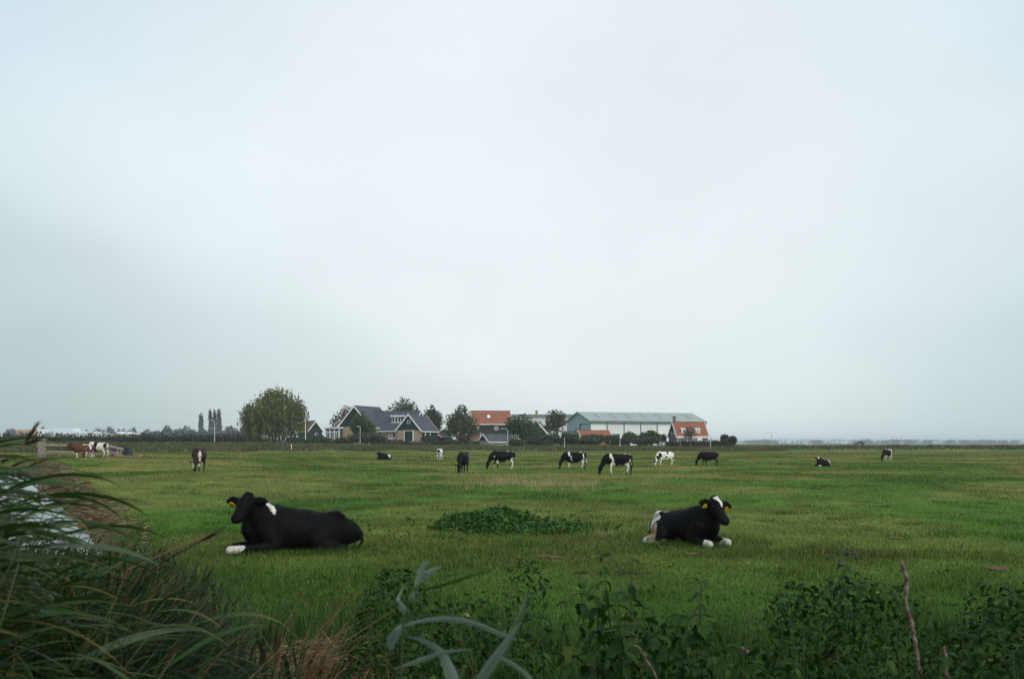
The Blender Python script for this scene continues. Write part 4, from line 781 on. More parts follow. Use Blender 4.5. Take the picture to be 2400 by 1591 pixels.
hedge('bank_hedge', 'long low brown hedge left of the willow on the dike', 572, 705, 232, 1036, 1.4, (.07, .06, .026), (.05, .065, .02), 1800, leaf=.3, rag=.2)

# the wood behind, poplars and far trees
for i, (px, tp_, hw, Yd) in enumerate([(352, 1003, 19, 500), (375, 999, 21, 520), (391, 997, 17, 540), (412, 1000, 17, 500), (426, 995, 18, 540), (446, 998, 20, 515), (464, 998, 16, 530), (482, 1003, 15, 480), (500, 1001, 18, 500), (522, 1000, 17, 520), (542, 999, 20, 540), (560, 1004, 18, 500), (574, 988, 15, 470), (443, 1010, 16, 450), (520, 1010, 20, 450)]):
    pos = ['leftmost and lowest', 'second', 'third', 'fourth', 'fifth', 'sixth', 'seventh', 'eighth', 'ninth', 'tenth', 'eleventh', 'twelfth'][i] if i < 12 else None
    lb = f'{pos} round tree of the hazy distant wood, counted from the left' if pos else ['taller hazy tree peeping out just left of the willow', 'pale low tree in front of the wood, left of the poplars', 'pale low tree in front of the wood, behind the lamp post'][i - 12]
    tree('wood_tree', lb, px, Yd * 1.75, tp_, hw, [(.062, .068, .032), (.050, .070, .030), (.085, .066, .040), (.075, .085, .055)][i % 4], .0, 1000, 'bush' if i % 2 else 'round', group='trees of the distant wood', blobs=7, leaf=1.7, gaps=.12)
for (px, tp_, hw, lb) in ((471, 975, 6.5, 'single poplar left of the poplar group'), (494, 968, 4.5, 'slim pointed poplar, left one of the tall group'), (503, 966, 4, 'tallest slim poplar in the middle of the group'), (512.5, 967, 6, 'broad poplar, right one of the tall group')):
    tree('poplar_tree', lb, px, 900, tp_, hw * 1.5, (.070, .080, .034), .05, 1100, 'poplar', blobs=9, leaf=1.4, gaps=.1, group='poplars above the wood')
fl = [(229, 994, 15, 800, 'broadest round tree behind the white factory'), (203, 1006, 4, 800, 'tiny tree right above the white factory roof'), (255, 999, 6, 850, 'first small tree right of the broad round one'), (268, 1001, 6, 850, 'second small tree right of the broad round one'), (278, 1004, 4, 850, 'smallest of the row right of the broad round tree'), (288, 1000, 8, 850, 'third large-crowned tree of the row above the red hall'), (302, 1000, 7, 850, 'fourth tree of the row above the red hall'), (315, 1001, 8, 850, 'rightmost tree of the row above the red hall'), (24, 1003, 17, 720, 'bush-like tree at the left end of the orange hall'), (333, 1012, 7, 600, 'low tree right of the red hall'), (343, 1010, 5, 600, 'low tree at the left foot of the wood'), (94, 998, 3.5, 850, 'dark conifer tip above the factory, left of two'), (101, 997, 4, 850, 'dark conifer tip above the factory, right of two'), (65, 1002, 12, 850, 'low tree crown above the orange hall')]
for px, tp_, hw, Yd, lb in fl: tree('distant_tree', lb, px, Yd * 1.5, tp_, hw, (.050, .064, .034), .05, 420, blobs=6, leaf=2.0, gaps=.12, group='trees behind the works')
g = np.random.default_rng(77); farpx = [(1766, 1031, 24), (1800, 1030, 18), (1914, 1031, 14), (2028, 1030, 24), (2074, 1032, 13), (2101, 1028, 11), (2134, 1030, 16), (2176, 1032, 14), (2228, 1031, 10), (2264, 1030, 14), (2298, 1031, 13), (2325, 1031, 11), (2352, 1032, 10), (2377, 1032, 9)]
fw = ['leftmost', 'second', 'third', 'fourth', 'fifth', 'sixth', 'seventh', 'eighth', 'ninth', 'tenth', 'eleventh', 'twelfth', 'thirteenth', 'rightmost']
for (px, tp_, hw), l in zip(farpx, fw): tree('horizon_tree', f'{l} of the blue-grey trees on the right horizon', px, 2500, tp_, hw, (.050, .060, .035), .0, 260, 'bush', blobs=5, leaf=5.0, gaps=.05, group='trees on the horizon')
# the haze-blue line of woodland that joins them
n = 5200; x = g.uniform(-3300, 3300, n); y = 3600 + g.normal(0, 20, n); hh = 16 * (.35 + .9 * fbm(x, 0 * x, 90, 3)); P = np.stack([x, y, g.random(n) * hh], 1)
Vv, Fc, C = quads(P, np.full(n, 8.0), g, tint((.05, .06, .035), n, g)); tag(link('horizon_woods', np_mesh('horizon_woods', Vv, Fc, C), LEAF), 'thin blue-grey line of woods along the far horizon', 'woods', kind='stuff')

# ------------------------------------------------------------------ lamp posts, fence, cars
def lamp(label, px, Y, top, arm=-1, curve=True, al=1.2, r=.055, group='street lamps along the dike road', name='street_lamp'):
    b_ = gx(px, Y); H = EYE + (HOR - top) / F * Y - b_.z; e = empty(name, b_); tag(e, label, 'lamp post', group)
    if curve:
        pts = [(0, 0, -.1), (0, 0, H * .5), (0, 0, H - .7)] + [(arm * (.7 - .7 * math.cos(q)), 0, H - .7 + .7 * math.sin(q)) for q in np.linspace(.25, 1.57, 6)]
        MB().tube(pts, [r * 1.5, r * 1.3, r] + [r * .8] * 6, 8).build('pole', METALPOST, e); x1 = arm * .7
        MB().tube([(x1, 0, H), (x1 + arm * (al - .7), 0, H)], r * .7, 6).build('arm', METALPOST, e); x1 = arm * al
    else:
        MB().tube([(0, 0, -.1), (0, 0, H * .5), (0, 0, H)], [r * 1.5, r * 1.2, r], 8).build('pole', METALPOST, e); x1 = arm * .25
        MB().tube([(0, 0, H - .05), (x1, 0, H - .02)], r * .7, 6).build('arm', METALPOST, e)
    hd = MB().add([(0, -.12, -.06), (arm * .55, -.09, -.04), (arm * .55, .09, -.04), (0, .12, -.06), (0, -.09, .07), (arm * .5, -.06, .05), (arm * .5, .06, .05), (0, .09, .07)], [(0,3,2,1),(4,5,6,7),(0,1,5,4),(1,2,6,5),(2,3,7,6),(3,0,4,7)], Matrix.Translation((x1, 0, H)))
    hd.build('lamp_head', METALPOST, e); return e
lamp('curved lamp post before the poplars', 503, 205, 984, -1); lamp('short-armed lamp post before the farmhouse shrubs', 844, 224, 999, -1, False)
lamp('curved lamp post beside the small grey shed', 1190, 226, 1004, -1, al=1.0); lamp('straight lamp post among the pollard willows', 1453, 224, 1016, -1, False)
lamp('thin lamp post at the right corner of the dormer cottage hedge', 1665, 224, 1019, -1, False); lamp('isolated lamp post on the dike right of the lone shrub', 1809, 235, 1013, -1)
lamp('faint lamp post just behind the lone round shrub', 1722, 300, 1014, -1)
def pole(name, label, px, Y, top, r, m_, cat):
    b_ = gx(px, Y); H = EYE + (HOR - top) / F * Y - b_.z; e = empty(name, b_); tag(e, label, cat); MB().tube([(0, 0, -.1), (0, 0, H)], [r * 1.15, r * .7], 8).build('shaft', m_, e); MB().tube([(0, 0, H), (0, 0, H + .12)], [r * 1.1, r * .4], 8).build('cap', m_, e)
pole('flagpole', 'white flagpole between the willow and the dark barn', 716, 236, 987, .10, WHITE, 'flagpole')
pole('marker_post', 'short grey post before the second pollard willow', 1323, 223, 1026, .08, METALPOST, 'post'); pole('marker_post', 'grey wooden post before the brown hedge', 1594, 224, 1034, .09, GREYWOOD, 'post')
pole('marker_post', 'small white marker at the foot of the dike below the willow', 683, 188, 1042, .09, WHITE, 'post'); pole('radio_mast', 'thin dark mast among the horizon trees at the right', 2112, 700, 1023, .35, METALPOST, 'mast')

# wooden gate and fence on the dam across the ditch
Yg = 88.0
def fence_piece(name, label, posts, rails, planks=()):
    b_ = gx(posts[0][0], Yg); e = empty(name, b_); tag(e, label, 'fence', 'wooden fences at the dam')
    def loc(px, py, dy=0): p = at(px, py, Yg + dy); return p - b_
    for px, t_, bt, w_ in posts:
        a, c = loc(px, bt + 2), loc(px, t_); MB().box(a.x - w_ / 2, a.x + w_ / 2, -w_ / 2, w_ / 2, a.z, c.z).build('post', GREYWOOD, e)
    for x0, y0, x1, y1, h in rails:
        a, c = loc(x0, y0), loc(x1, y1); mb = MB(); mb.add([(a.x, -.16, a.z - h), (c.x, -.16, c.z - h), (c.x, -.11, c.z - h), (a.x, -.11, a.z - h), (a.x, -.16, a.z), (c.x, -.16, c.z), (c.x, -.11, c.z), (a.x, -.11, a.z)], [(0,3,2,1),(4,5,6,7),(0,1,5,4),(1,2,6,5),(2,3,7,6),(3,0,4,7)]); mb.build('rail', GREYWOOD, e)
    return e
fence_piece('field_gate', 'weathered wooden gate with thick posts left of the cows', [(97, 1027, 1069, .34), (104, 1026, 1068, .22), (139, 1058, 1067, .12), (92, 1034, 1069, .2)], [(104, 1039, 180, 1041, .2), (104, 1055, 178, 1057, .16), (88, 1045, 106, 1028, .18)])
fence_piece('leaning_fence', 'collapsed wooden fence with slanting rails right of the cows by the ditch', [(248, 1042, 1070, .24), (277, 1046, 1069, .16), (284, 1052, 1066, .14)], [(244, 1039, 292, 1049, .22), (248, 1053, 286, 1062, .2), (244, 1062, 268, 1060, .16)])
fence_piece('low_plank', 'low grey plank and stub lying in the grass at the end of the fence', [(330, 1064, 1070, .26), (272, 1065, 1071, .2)], [(270, 1066, 332, 1068.5, .12)])
e = gx(271, 90); tro = empty('feed_trough', e); tag(tro, 'dark trough and planks stacked behind the slanting fence', 'trough')
for (x0, x1, z0, z1, yy) in ((-.4, .4, .1, .95, 0), (.3, 1.1, .1, .8, .25)): MB().box(x0, x1, yy, yy + .9, z0 - .1, z1).build('panel', DARKMETAL, tro)
MB().box(-.5, 1.2, -.05, 1.2, .95, 1.02).build('lid', DARKMETAL, tro)

def car(label, px, Y, heading, paint, z=None):
    p = gx(px, Y); e = empty('parked_car', p, heading); tag(e, label, 'car', 'cars on the dike road')
    prof = [(-2.1, .35), (-2.1, .85), (-1.9, .98), (-1.45, 1.02), (-.9, 1.46), (.5, 1.48), (1.15, 1.02), (1.9, .92), (2.12, .7), (2.12, .35)]
    MB().prism(prof[::-1], -.82, .82).build('body', paint, e)
    for s_ in (-.83, .82): MB().prism([(-1.3, 1.03), (-.85, 1.4), (.42, 1.41), (.98, 1.03)][::-1], s_, s_ + .012).build('side_window', GLASS, e)
    for x_ in (-1.3, 1.32):
        for y_ in (-.86, .66):
            w1 = MB().tube([(x_, y_, .32), (x_, y_ + .2, .32)], .33, 14).build('wheel', DARKMETAL, e)
    for y_ in (-.6, .6): MB().box(2.1, 2.14, y_ - .15, y_ + .15, .65, .8).build('headlight', METALPOST, e)
car('dark grey car on the right horizon road', 2014, 415, R(182), mat('dark_car_paint', (.045, .05, .055), .3, spec=.5)); car('white car roof showing above the dike edge at the right', 1895, 640, R(5), mat('white_car_paint', (.6, .6, .58), .3, spec=.5))
wc = car('white van parked before the white factory', 156, 840, R(170), MAT['white_car_paint'])

# ------------------------------------------------------------------ air: faint haze over the polder
hz = bpy.data.materials.new('haze'); hz.use_nodes = True; t = hz.node_tree; t.nodes.clear(); o_ = N(t, 'ShaderNodeOutputMaterial'); pv = N(t, 'ShaderNodeVolumePrincipled')
pv.inputs['Color'].default_value = (.90, .95, .97, 1); pv.inputs['Density'].default_value = .00026; pv.inputs['Anisotropy'].default_value = .2
t.links.new(pv.outputs[0], o_.inputs['Volume'])
hb = MB().box(-4900, 4900, -480, 6400, -2.6, 18).build('haze', hz); tag(hb, 'thin bluish haze lying over the flat fields', 'haze', kind='stuff'); hb.display_type = 'WIRE'

# ------------------------------------------------------------------ foreground: reeds at the left
def leaf_strip(name, L, w0, e0, droop, twist, col, tipcol, seg=9, seed=0):
    """folded blade growing along +x from the origin"""
    g = random.Random(seed); V, C, Fc = [], [], []; p = Vector((0, 0, 0)); ang = e0; roll = g.uniform(-.4, .4)
    for i in range(seg + 1):
        s = i / seg; d = Vector((math.cos(ang), 0, math.sin(ang))); nrm = Vector((-math.sin(ang), 0, math.cos(ang))); sd_ = Vector((0, 1, 0))
        rr = roll + twist * s; sv = sd_ * math.cos(rr) + nrm * math.sin(rr); nv = nrm * math.cos(rr) - sd_ * math.sin(rr)
        wd = w0 * (min(1, .45 + 2.2 * s) if s < .25 else 1) * (1 - max(0, (s - .35) / .65) ** 1.6) * .5 + .0006
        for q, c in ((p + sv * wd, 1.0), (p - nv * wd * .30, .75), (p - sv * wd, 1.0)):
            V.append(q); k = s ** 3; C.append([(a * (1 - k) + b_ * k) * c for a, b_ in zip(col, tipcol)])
        p = p + d * (L / seg); ang -= droop / seg * (0.6 + .8 * s)
    for i in range(seg):
        for j in range(2): a = i * 3 + j; Fc.append([a, a + 1, a + 4, a + 3])
    return np_mesh(name, np.array([tuple(v) for v in V]), np.array(Fc), np.array(C), True)
REEDLEAF = leafmat('reed_leaf', .30, .55, .16)
rcol = [((.040, .088, .018), (.07, .095, .018)), ((.115, .150, .085), (.12, .15, .09)), ((.052, .105, .026), (.22, .16, .05)), ((.16, .145, .025), (.28, .18, .05)), ((.028, .062, .012), (.045, .065, .015))]
RL = []
for i in range(15):
    c = rcol[[0, 1, 2, 0, 4, 1, 0, 2, 3, 4, 0, 1, 2, 4, 0][i]]
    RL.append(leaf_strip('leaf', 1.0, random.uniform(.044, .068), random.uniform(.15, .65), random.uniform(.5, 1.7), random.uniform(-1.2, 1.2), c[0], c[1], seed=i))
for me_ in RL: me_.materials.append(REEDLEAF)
STEM = mat('reed_stem', (.055, .075, .025), .5, .25, 6); PLUME = mat('reed_plume', (.075, .045, .032), .9, .3, 20); DRYSTEM = mat('dry_stem', (.17, .105, .05), .8, .3, 8)
def place_leaf(parent, me_, p, az, tilt, scale, width=1.0, roll=0):
    o = bpy.data.objects.new('leaf', me_); COL.objects.link(o); o.parent = parent; o.location = p; o.rotation_euler = (roll, -tilt, az); o.scale = (scale, scale * width, scale); return o
def plume_mesh(L, seed):
    g = np.random.default_rng(seed); n = 260; s = g.random(n); p = np.stack([s * L * .9, 0 * s, s * L * .25 - .35 * L * s ** 2], 1); r = .018 * np.sin(np.pi * np.clip(s * .9 + .08, 0, 1))
    d = g.normal(0, 1, (n, 3)); d /= np.linalg.norm(d, axis=1)[:, None]; p2 = p + d * r[:, None] * 1.0
    dirn = np.stack([np.full(n, .9), g.normal(0, .25, n), g.normal(-.1, .25, n)], 1) * (.03 + .04 * g.random((n, 1))); sd_ = np.cross(dirn, g.normal(0, 1, (n, 3))); sd_ = sd_ / (np.linalg.norm(sd_, axis=1)[:, None] + 1e-6) * .003
    Vv = np.stack([p2 - sd_, p2 + sd_, p2 + dirn], 1).reshape(-1, 3); return np_mesh('plume', Vv, np.arange(3 * n).reshape(-1, 3), None)
RP = random.Random(12)
def reed(label, px, top, Y, lean, nl, plume=False, group='reeds at the left edge', lmin=.38, lmax=.70, low=.28, leafset=None, bz=None):
    tip = at(px, top, Y); bx = tip.x - lean; b_ = Vector((bx, Y + RP.uniform(-.1, .1), ztf(bx, Y))); e = empty('reed', b_); tag(e, label, 'reed', group); H = tip.z - b_.z
    pts = [Vector((lean * s ** 1.8, 0, H * (s - .04 * s * s))) for s in np.linspace(0, 1, 7)]; MB().tube(pts, [.006, .0058, .0055, .005, .004, .003, .0018], 6).build('stem', STEM, e, True)
    for i in range(nl):
        s = low + (1 - low) * (i + .5) / nl; k = s * 6; j = min(int(k), 5); p = pts[j].lerp(pts[j + 1], k - j)
        az = RP.gauss(0, .55) if RP.random() < .82 else math.pi + RP.gauss(0, .6)
        place_leaf(e, RP.choice(leafset or RL), p, az, RP.uniform(-.35, .30), RP.uniform(lmin, lmax) * (1.05 - .35 * s), RP.uniform(.75, 1.15), RP.uniform(-.5, .5))
    if plume:
        o = link('plume', plume_mesh(.13, nl), PLUME, e); o.location = pts[-1]; o.rotation_euler = (0, -1.05, 0); o.scale = (.75, .30, .30)
        o = link('plume', plume_mesh(.10, nl + 1), PLUME, e); o.location = pts[-1]; o.rotation_euler = (0, -.35, 0); o.scale = (.6, .32, .32)
    return e
reed('tall reed with a brown plume rising above the horizon at far left', 60, 1000, 4.2, .32, 8, True, lmin=.3, lmax=.5)
spots = []
for i in range(140):
    px = RP.uniform(-260, 470) if i > 84 else RP.uniform(-260, 130)
    topl = 1022 + max(px, -60) * .66
    spots.append((px, topl + RP.uniform(0, 60 if px < 60 else 190) + (60 if px > 250 else 20), RP.uniform(2.7, 5.6)))
spots.sort()
for i, (px, tp_, Y) in enumerate(spots): reed('green reed bent to the right by wind in the dense reed clump at left', px, tp_, Y, RP.uniform(.22, .6), RP.randint(6, 10))
# darker depth of the clump: lower blades nobody could count
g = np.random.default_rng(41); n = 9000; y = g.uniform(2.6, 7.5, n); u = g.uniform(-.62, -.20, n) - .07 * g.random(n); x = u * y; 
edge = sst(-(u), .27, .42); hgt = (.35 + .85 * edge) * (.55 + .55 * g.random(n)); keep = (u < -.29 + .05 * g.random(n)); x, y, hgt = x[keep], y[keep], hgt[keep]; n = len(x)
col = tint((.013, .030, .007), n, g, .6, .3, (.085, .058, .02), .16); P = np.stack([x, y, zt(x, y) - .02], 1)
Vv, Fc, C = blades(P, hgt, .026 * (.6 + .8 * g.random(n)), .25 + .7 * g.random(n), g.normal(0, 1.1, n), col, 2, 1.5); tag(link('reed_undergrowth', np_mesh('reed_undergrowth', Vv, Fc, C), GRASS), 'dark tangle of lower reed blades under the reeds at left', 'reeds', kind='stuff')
# reeds on the far bank of the ditch
ys = np.linspace(16, 86, 50); reed_belt('ditch_reeds', 'brown-green reeds on the far bank of the ditch at left', np.stack([(-6.3 / .894) - 1.1 - .5 * (ys - 7.5), ys], 1), 26000, .75, .035, [(.06, .085, .02), (.10, .10, .03), (.07, .09, .02), (.15, .10, .05), (.05, .075, .02)], (.7, .7), 24)
# dry stalk leaning over the pasture, with a bud-like tuft
e = empty('dry_reed_stalk', at(330, 1350, 4.5)); tag(e, 'dry brown reed stalk slanting up to the right towards the black cow', 'reed'); q = [at(330, 1350, 4.5), at(400, 1304, 4.5), at(470, 1268, 4.5), at(531, 1234, 4.5)]; q = [v - e.location for v in q]
MB().tube([q[0] - Vector((.35, 0, .5))] + q, [.006, .005, .005, .004, .002], 6).build('stem', mat('brown_stalk', (.05, .035, .022), .8), e); o = link('plume', plume_mesh(.06, 99), PLUME, e); o.location = q[2]; o.rotation_euler = (0, -.5, 0); o.scale = (.9, .35, .35)
e2 = empty('dry_reed_stalk', at(330, 1340, 5)); tag(e2, 'pale dry stalk just above the slanting brown one', 'reed'); q = [at(300, 1335, 5) - e2.location, at(400, 1290, 5) - e2.location, at(505, 1250, 5) - e2.location]; MB().tube([q[0] - Vector((.3, 0, .7))] + q, [.007, .006, .005, .003], 6).build('stem', DRYSTEM, e2)

# ------------------------------------------------------------------ litter of cut reed on the bank
g = np.random.default_rng(51); n = 26000; k = int(n * .6)
y1 = 8 + 60 * g.random(k) ** 1.8; d1 = g.uniform(-2.2, .35, k) + .25 * (fbm(y1, d1 if False else y1, 2.5, 2) - .5); d1 = d1 - .8 * (1 - sst(y1, 14, 24)) * (d1 > -.6); x1 = d1 / .894 - 1.1 - .5 * (y1 - 7.5)
y2 = g.uniform(5.2, 8.7, n - k); x2 = -1.1 - .5 * (y2 - 7.5) + g.normal(-.2, .7, n - k); x = np.concatenate([x1, x2]); y = np.concatenate([y1, y2])
keep = ((x > -.42 * y) & (x < -.10 * y + .9 * (g.random(n) ** 2)) | (y > 12)) & (fbm(x * .8, y * .8, 1.5, 3) > .34 + .2 * g.random(n)); x, y = x[keep], y[keep]; n = len(x)
az = g.normal(.3, .9, n); Ls = (.06 + .20 * g.random(n)) * (1 + .01 * y); el = np.abs(g.normal(0, .13, n)); wd = .0028 + .004 * g.random(n) + .00025 * y
d3 = np.stack([np.cos(az) * np.cos(el), np.sin(az) * np.cos(el), np.sin(el)], 1) * Ls[:, None]; sd_ = np.stack([-np.sin(az), np.cos(az), g.normal(0, .5, n)], 1) * wd[:, None]
P = np.stack([x, y, zt(x, y) + .005 + .06 * g.random(n) ** 2], 1) - d3 * .3; col = tint((.23, .155, .085), n, g, .55, .15, (.085, .055, .035), .4)
Vv = np.stack([P - sd_, P + sd_, P + d3 + sd_ * .6, P + d3 - sd_ * .6], 1).reshape(-1, 3); tag(link('reed_litter', np_mesh('reed_litter', Vv, np.arange(4 * n).reshape(-1, 4), np.repeat(col, 4, 0)), GRASS), 'brown litter of cut reed strewn along the ditch bank', 'litter', kind='stuff')
# standing dry grass clump
def straw_clump(name, label, px, py, Y, n, spread, H, lean, seed):
    g = random.Random(seed); b_ = at(px, py, Y); b_.z = ztf(b_.x, b_.y); e = empty(name, b_); tag(e, label, 'dry grass'); mb = MB()
    for i in range(n):
        a = Vector((g.gauss(0, spread), g.gauss(0, spread * .7), 0)); h = H * g.uniform(.4, 1.1); l = lean + g.gauss(0, .22); c = a + Vector((l * h * .5, g.gauss(0, .06), h * .6)); t_ = a + Vector((l * h * 1.1, g.gauss(0, .1), h * g.uniform(.8, 1.0)))
        mb.tube([a, c, t_], [.0035, .003, .0012], 4)
        if g.random() < .35: mb.tube([c, c + Vector((g.uniform(-.1, .16), g.gauss(0, .05), -g.uniform(.0, .18)))], [.003, .001], 4)
    mb.build('stalk', DRYSTEM, e)['kind'] = 'stuff'; return e
straw_clump('dry_grass_clump', 'clump of straw-brown dry stalks fanning to the right in the foreground', 690, 1591, 6.6, 38, .08, .9, .42, 1)
straw_clump('dry_grass_clump', 'smaller tangle of bent straw stalks right of the tall straw clump', 810, 1591, 6.4, 24, .18, .5, .25, 2)
# reeds filling the near end of the ditch
g = np.random.default_rng(43); n = 6000; y = g.uniform(6.5, 24, n); d = g.uniform(-6.5, -.4, n); keep = (d < -1.6 - .12 * (24 - y) * 0) | (y < 15); y, d = y[keep], d[keep]
keep = ~((y > 17) & (d > -5.0)); y, d = y[keep], d[keep]; n = len(y); x = d / .894 - 1.1 - .5 * (y - 7.5)
hgt = (.45 + .55 * g.random(n)) * (1.0 - .35 * sst(d, -2, -.4)); P = np.stack([x, y, zt(x, y) - .02], 1); col = tint((.026, .048, .015), n, g, .5, .25, (.10, .075, .03), .22)
Vv, Fc, C = blades(P, hgt, .034 * (.5 + .9 * g.random(n)), .3 + .6 * g.random(n), g.normal(0, 1.1, n), col, 2, 1.2); tag(link('ditch_end_reeds', np_mesh('ditch_end_reeds', Vv, Fc, C), GRASS), 'dull green sedge filling the near end of the ditch', 'reeds', kind='stuff')

# ------------------------------------------------------------------ nettles
def nettle_leaf(seed, col, narrow=1.0):
    g = random.Random(seed); V, C, Fc = [], [], []; n = 7; dr = g.uniform(.5, 1.1); fold = g.uniform(.15, .4)
    prof = [0.04, .30, .42, .40, .32, .22, .11, .0]
    p = Vector((0, 0, 0)); a = .25
    for i in range(n + 1):
        w_ = prof[i] * .50 * narrow; zig = .05 if i % 2 else -.02; wz = max(0, w_ + (zig if 0 < i < n else 0)); nz_ = Vector((-math.sin(a), 0, math.cos(a)))
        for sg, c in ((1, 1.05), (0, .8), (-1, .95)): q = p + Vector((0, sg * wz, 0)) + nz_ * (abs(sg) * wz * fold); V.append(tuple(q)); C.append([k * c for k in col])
        p = p + Vector((math.cos(a), 0, math.sin(a))) * (1 / n); a -= dr / n
    for i in range(n):
        for j in range(2): k = i * 3 + j; Fc.append([k, k + 1, k + 4, k + 3])
    return np.array(V), np.array(Fc), np.array(C)
NC = [(.026, .066, .010), (.036, .084, .012), (.018, .050, .009), (.030, .070, .014), (.060, .095, .014)]
NLraw = [nettle_leaf(i, NC[i % 5], 1.0 if i % 3 else .75) for i in range(8)]
NETM = leafmat('nettle_leaf', .28, .6, .14); NL = []
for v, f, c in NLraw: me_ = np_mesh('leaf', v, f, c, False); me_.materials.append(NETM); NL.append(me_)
NSTEM = mat('nettle_stem', (.035, .055, .018), .7, .2, 9)
NR = random.Random(31)
def nettle(label, px, top, Y, ll=.10, nodes=8, lean=0., group='nettles in the foreground', name='nettle', leaves=None, low=.25, droop=0., flower=None):
    tip = at(px, top, Y); b_ = Vector((tip.x - lean, Y, 0)); b_.z = ztf(b_.x, b_.y); H = tip.z - b_.z; e = empty(name, b_); tag(e, label, 'weed', group)
    pts = [Vector((lean * s ** 1.5 + .012 * math.sin(7 * s + px), .01 * math.cos(5 * s + px), H * s)) for s in np.linspace(0, 1, 6)]; MB().tube(pts, [.006, .0055, .005, .0045, .0035, .002], 5).build('stem', NSTEM, e, True)
    a0 = NR.uniform(0, 3.14)
    for i in range(nodes):
        s = low + (1 - low) * i / (nodes - 1); k = min(s * 5, 4.999); j = int(k); p = pts[j].lerp(pts[j + 1], k - j); sz = ll * (1.05 - .55 * s ** 3) * NR.uniform(.8, 1.15)
        for h in range(2 if i < nodes - 1 else 4):
            az = a0 + i * 1.571 + h * (math.pi if i < nodes - 1 else 1.571) + NR.gauss(0, .2)
            place_leaf(e, NR.choice(leaves or NL), p, az, NR.uniform(-1.05, -.1) - droop + (.5 if i == nodes - 1 else 0), sz, NR.uniform(.85, 1.25), NR.gauss(0, .45))
    return e
big = [(1418, 1302, 5.3, .105, 'tallest nettle of the clump below the lying pair, left one'), (1477, 1312, 5.0, .115, 'tall nettle with a dark bare stem, right of the tallest one'), (1362, 1342, 5.6, .10, 'nettle left of the tallest nettles'), (1390, 1372, 5.1, .10, 'leafy nettle in front of the tallest one'),
       (1448, 1388, 4.6, .125, 'nettle with long drooping leaves under the two tall ones'), (1512, 1420, 4.5, .13, 'broad-leaved nettle at the right foot of the clump'), (1330, 1408, 5.0, .11, 'nettle at the left foot of the clump'), (1640, 1366, 5.4, .105, 'lone nettle standing right of the nettle clump'),
       (1600, 1440, 4.8, .11, 'low nettle between the clump and the lone nettle'), (1672, 1455, 4.7, .11, 'low nettle right of the lone nettle'), (1545, 1492, 4.3, .11, 'nettle in the front row below the clump'), (1468, 1470, 4.3, .115, 'dark nettle in the front row under the long drooping leaves')]
for px, tp_, Y, ll, lb in big: nettle(lb, px, tp_, Y, ll * 1.3, 15, NR.uniform(-.06, .06), droop=.12)
mid = [(830, 1392, 7.2), (880, 1372, 7.6), (935, 1362, 7.4), (985, 1380, 7.0), (1035, 1362, 7.5), (1090, 1378, 7.1), (1140, 1372, 7.4), (1190, 1362, 7.2), (1235, 1396, 6.8), (1060, 1420, 6.4), (1130, 1440, 6.2), (960, 1425, 6.5), (1210, 1450, 6.0), (1275, 1430, 6.0)]
for i, (px, tp_, Y) in enumerate(mid): nettle('nettle in the dark nettle bank below the black cow and left of the tall nettles', px, tp_ + 14, Y, .10, 8, NR.uniform(-.05, .05), group='nettles of the middle bank', low=.3)
rt = [(1770, 1476, 5.2), (1830, 1462, 5.4), (1880, 1470, 5.0), (1925, 1452, 5.6), (1980, 1440, 5.6), (2040, 1478, 5.0), (2100, 1466, 5.3), (2175, 1436, 5.8), (2230, 1420, 6.0), (2290, 1404, 6.2), (2345, 1396, 6.3), (2395, 1412, 6.0), (2260, 1480, 5.0), (2330, 1470, 5.2), (2200, 1500, 4.8), (1960, 1506, 4.6), (2080, 1520, 4.5), (1860, 1520, 4.5), (2370, 1516, 4.6), (1720, 1510, 4.6)]
for i, (px, tp_, Y) in enumerate(rt): nettle('nettle in the low nettle bed at the lower right, round the bare stick', px, tp_, Y, .095, 8, NR.uniform(-.06, .06), group='nettles of the right bed', low=.3)
def leaf_cloud(name, label, P, sizes, g, raws, matl, colmul=1.0, cat='nettles'):
    n = len(P); VV, FF, CC = [], [], []; off = 0; idx = g.integers(0, len(raws), n)
    for r_ in range(len(raws)):
        v, f, c = raws[r_]; sel = np.where(idx == r_)[0]; m_ = len(sel)
        if m_ == 0: continue
        az = g.random(m_) * 6.283; ti = g.normal(-.5, .5, m_); ro = g.normal(0, .6, m_); sz = sizes[sel]
        x, y, z = v[:, 0][None] * np.ones((m_, 1)), v[:, 1][None] * np.ones((m_, 1)), v[:, 2][None] * np.ones((m_, 1))
        y, z = y * np.cos(ro)[:, None] - z * np.sin(ro)[:, None], y * np.sin(ro)[:, None] + z * np.cos(ro)[:, None]
        x, z = x * np.cos(ti)[:, None] - z * np.sin(ti)[:, None], x * np.sin(ti)[:, None] + z * np.cos(ti)[:, None]
        x, y = x * np.cos(az)[:, None] - y * np.sin(az)[:, None], x * np.sin(az)[:, None] + y * np.cos(az)[:, None]
        W3 = np.stack([x, y, z], 2) * sz[:, None, None] + P[sel][:, None]; VV.append(W3.reshape(-1, 3)); FF.append((f[None] + (np.arange(m_) * len(v))[:, None, None]).reshape(-1, 4) + off); off += m_ * len(v)
        CC.append((c[None] * (colmul * (.65 + .7 * g.random((m_, 1, 1))))).reshape(-1, 3))
    o = link(name, np_mesh(name, np.concatenate(VV), np.concatenate(FF), np.clip(np.concatenate(CC), 0, 1)), matl); tag(o, label, cat, kind='stuff'); return o
g = np.random.default_rng(61)
def bed(n, y0, y1, u0, u1, hfun):
    y = g.uniform(y0, y1, n); u = g.uniform(u0, u1, n); x = u * y; h = hfun(x, y, u); ok = h > .04; x, y, h = x[ok], y[ok], h[ok]; return np.stack([x, y, zt(x, y) + h * (1 - .75 * g.random(len(x)) ** 1.6)], 1)
PX = lambda u: u * F + 1200
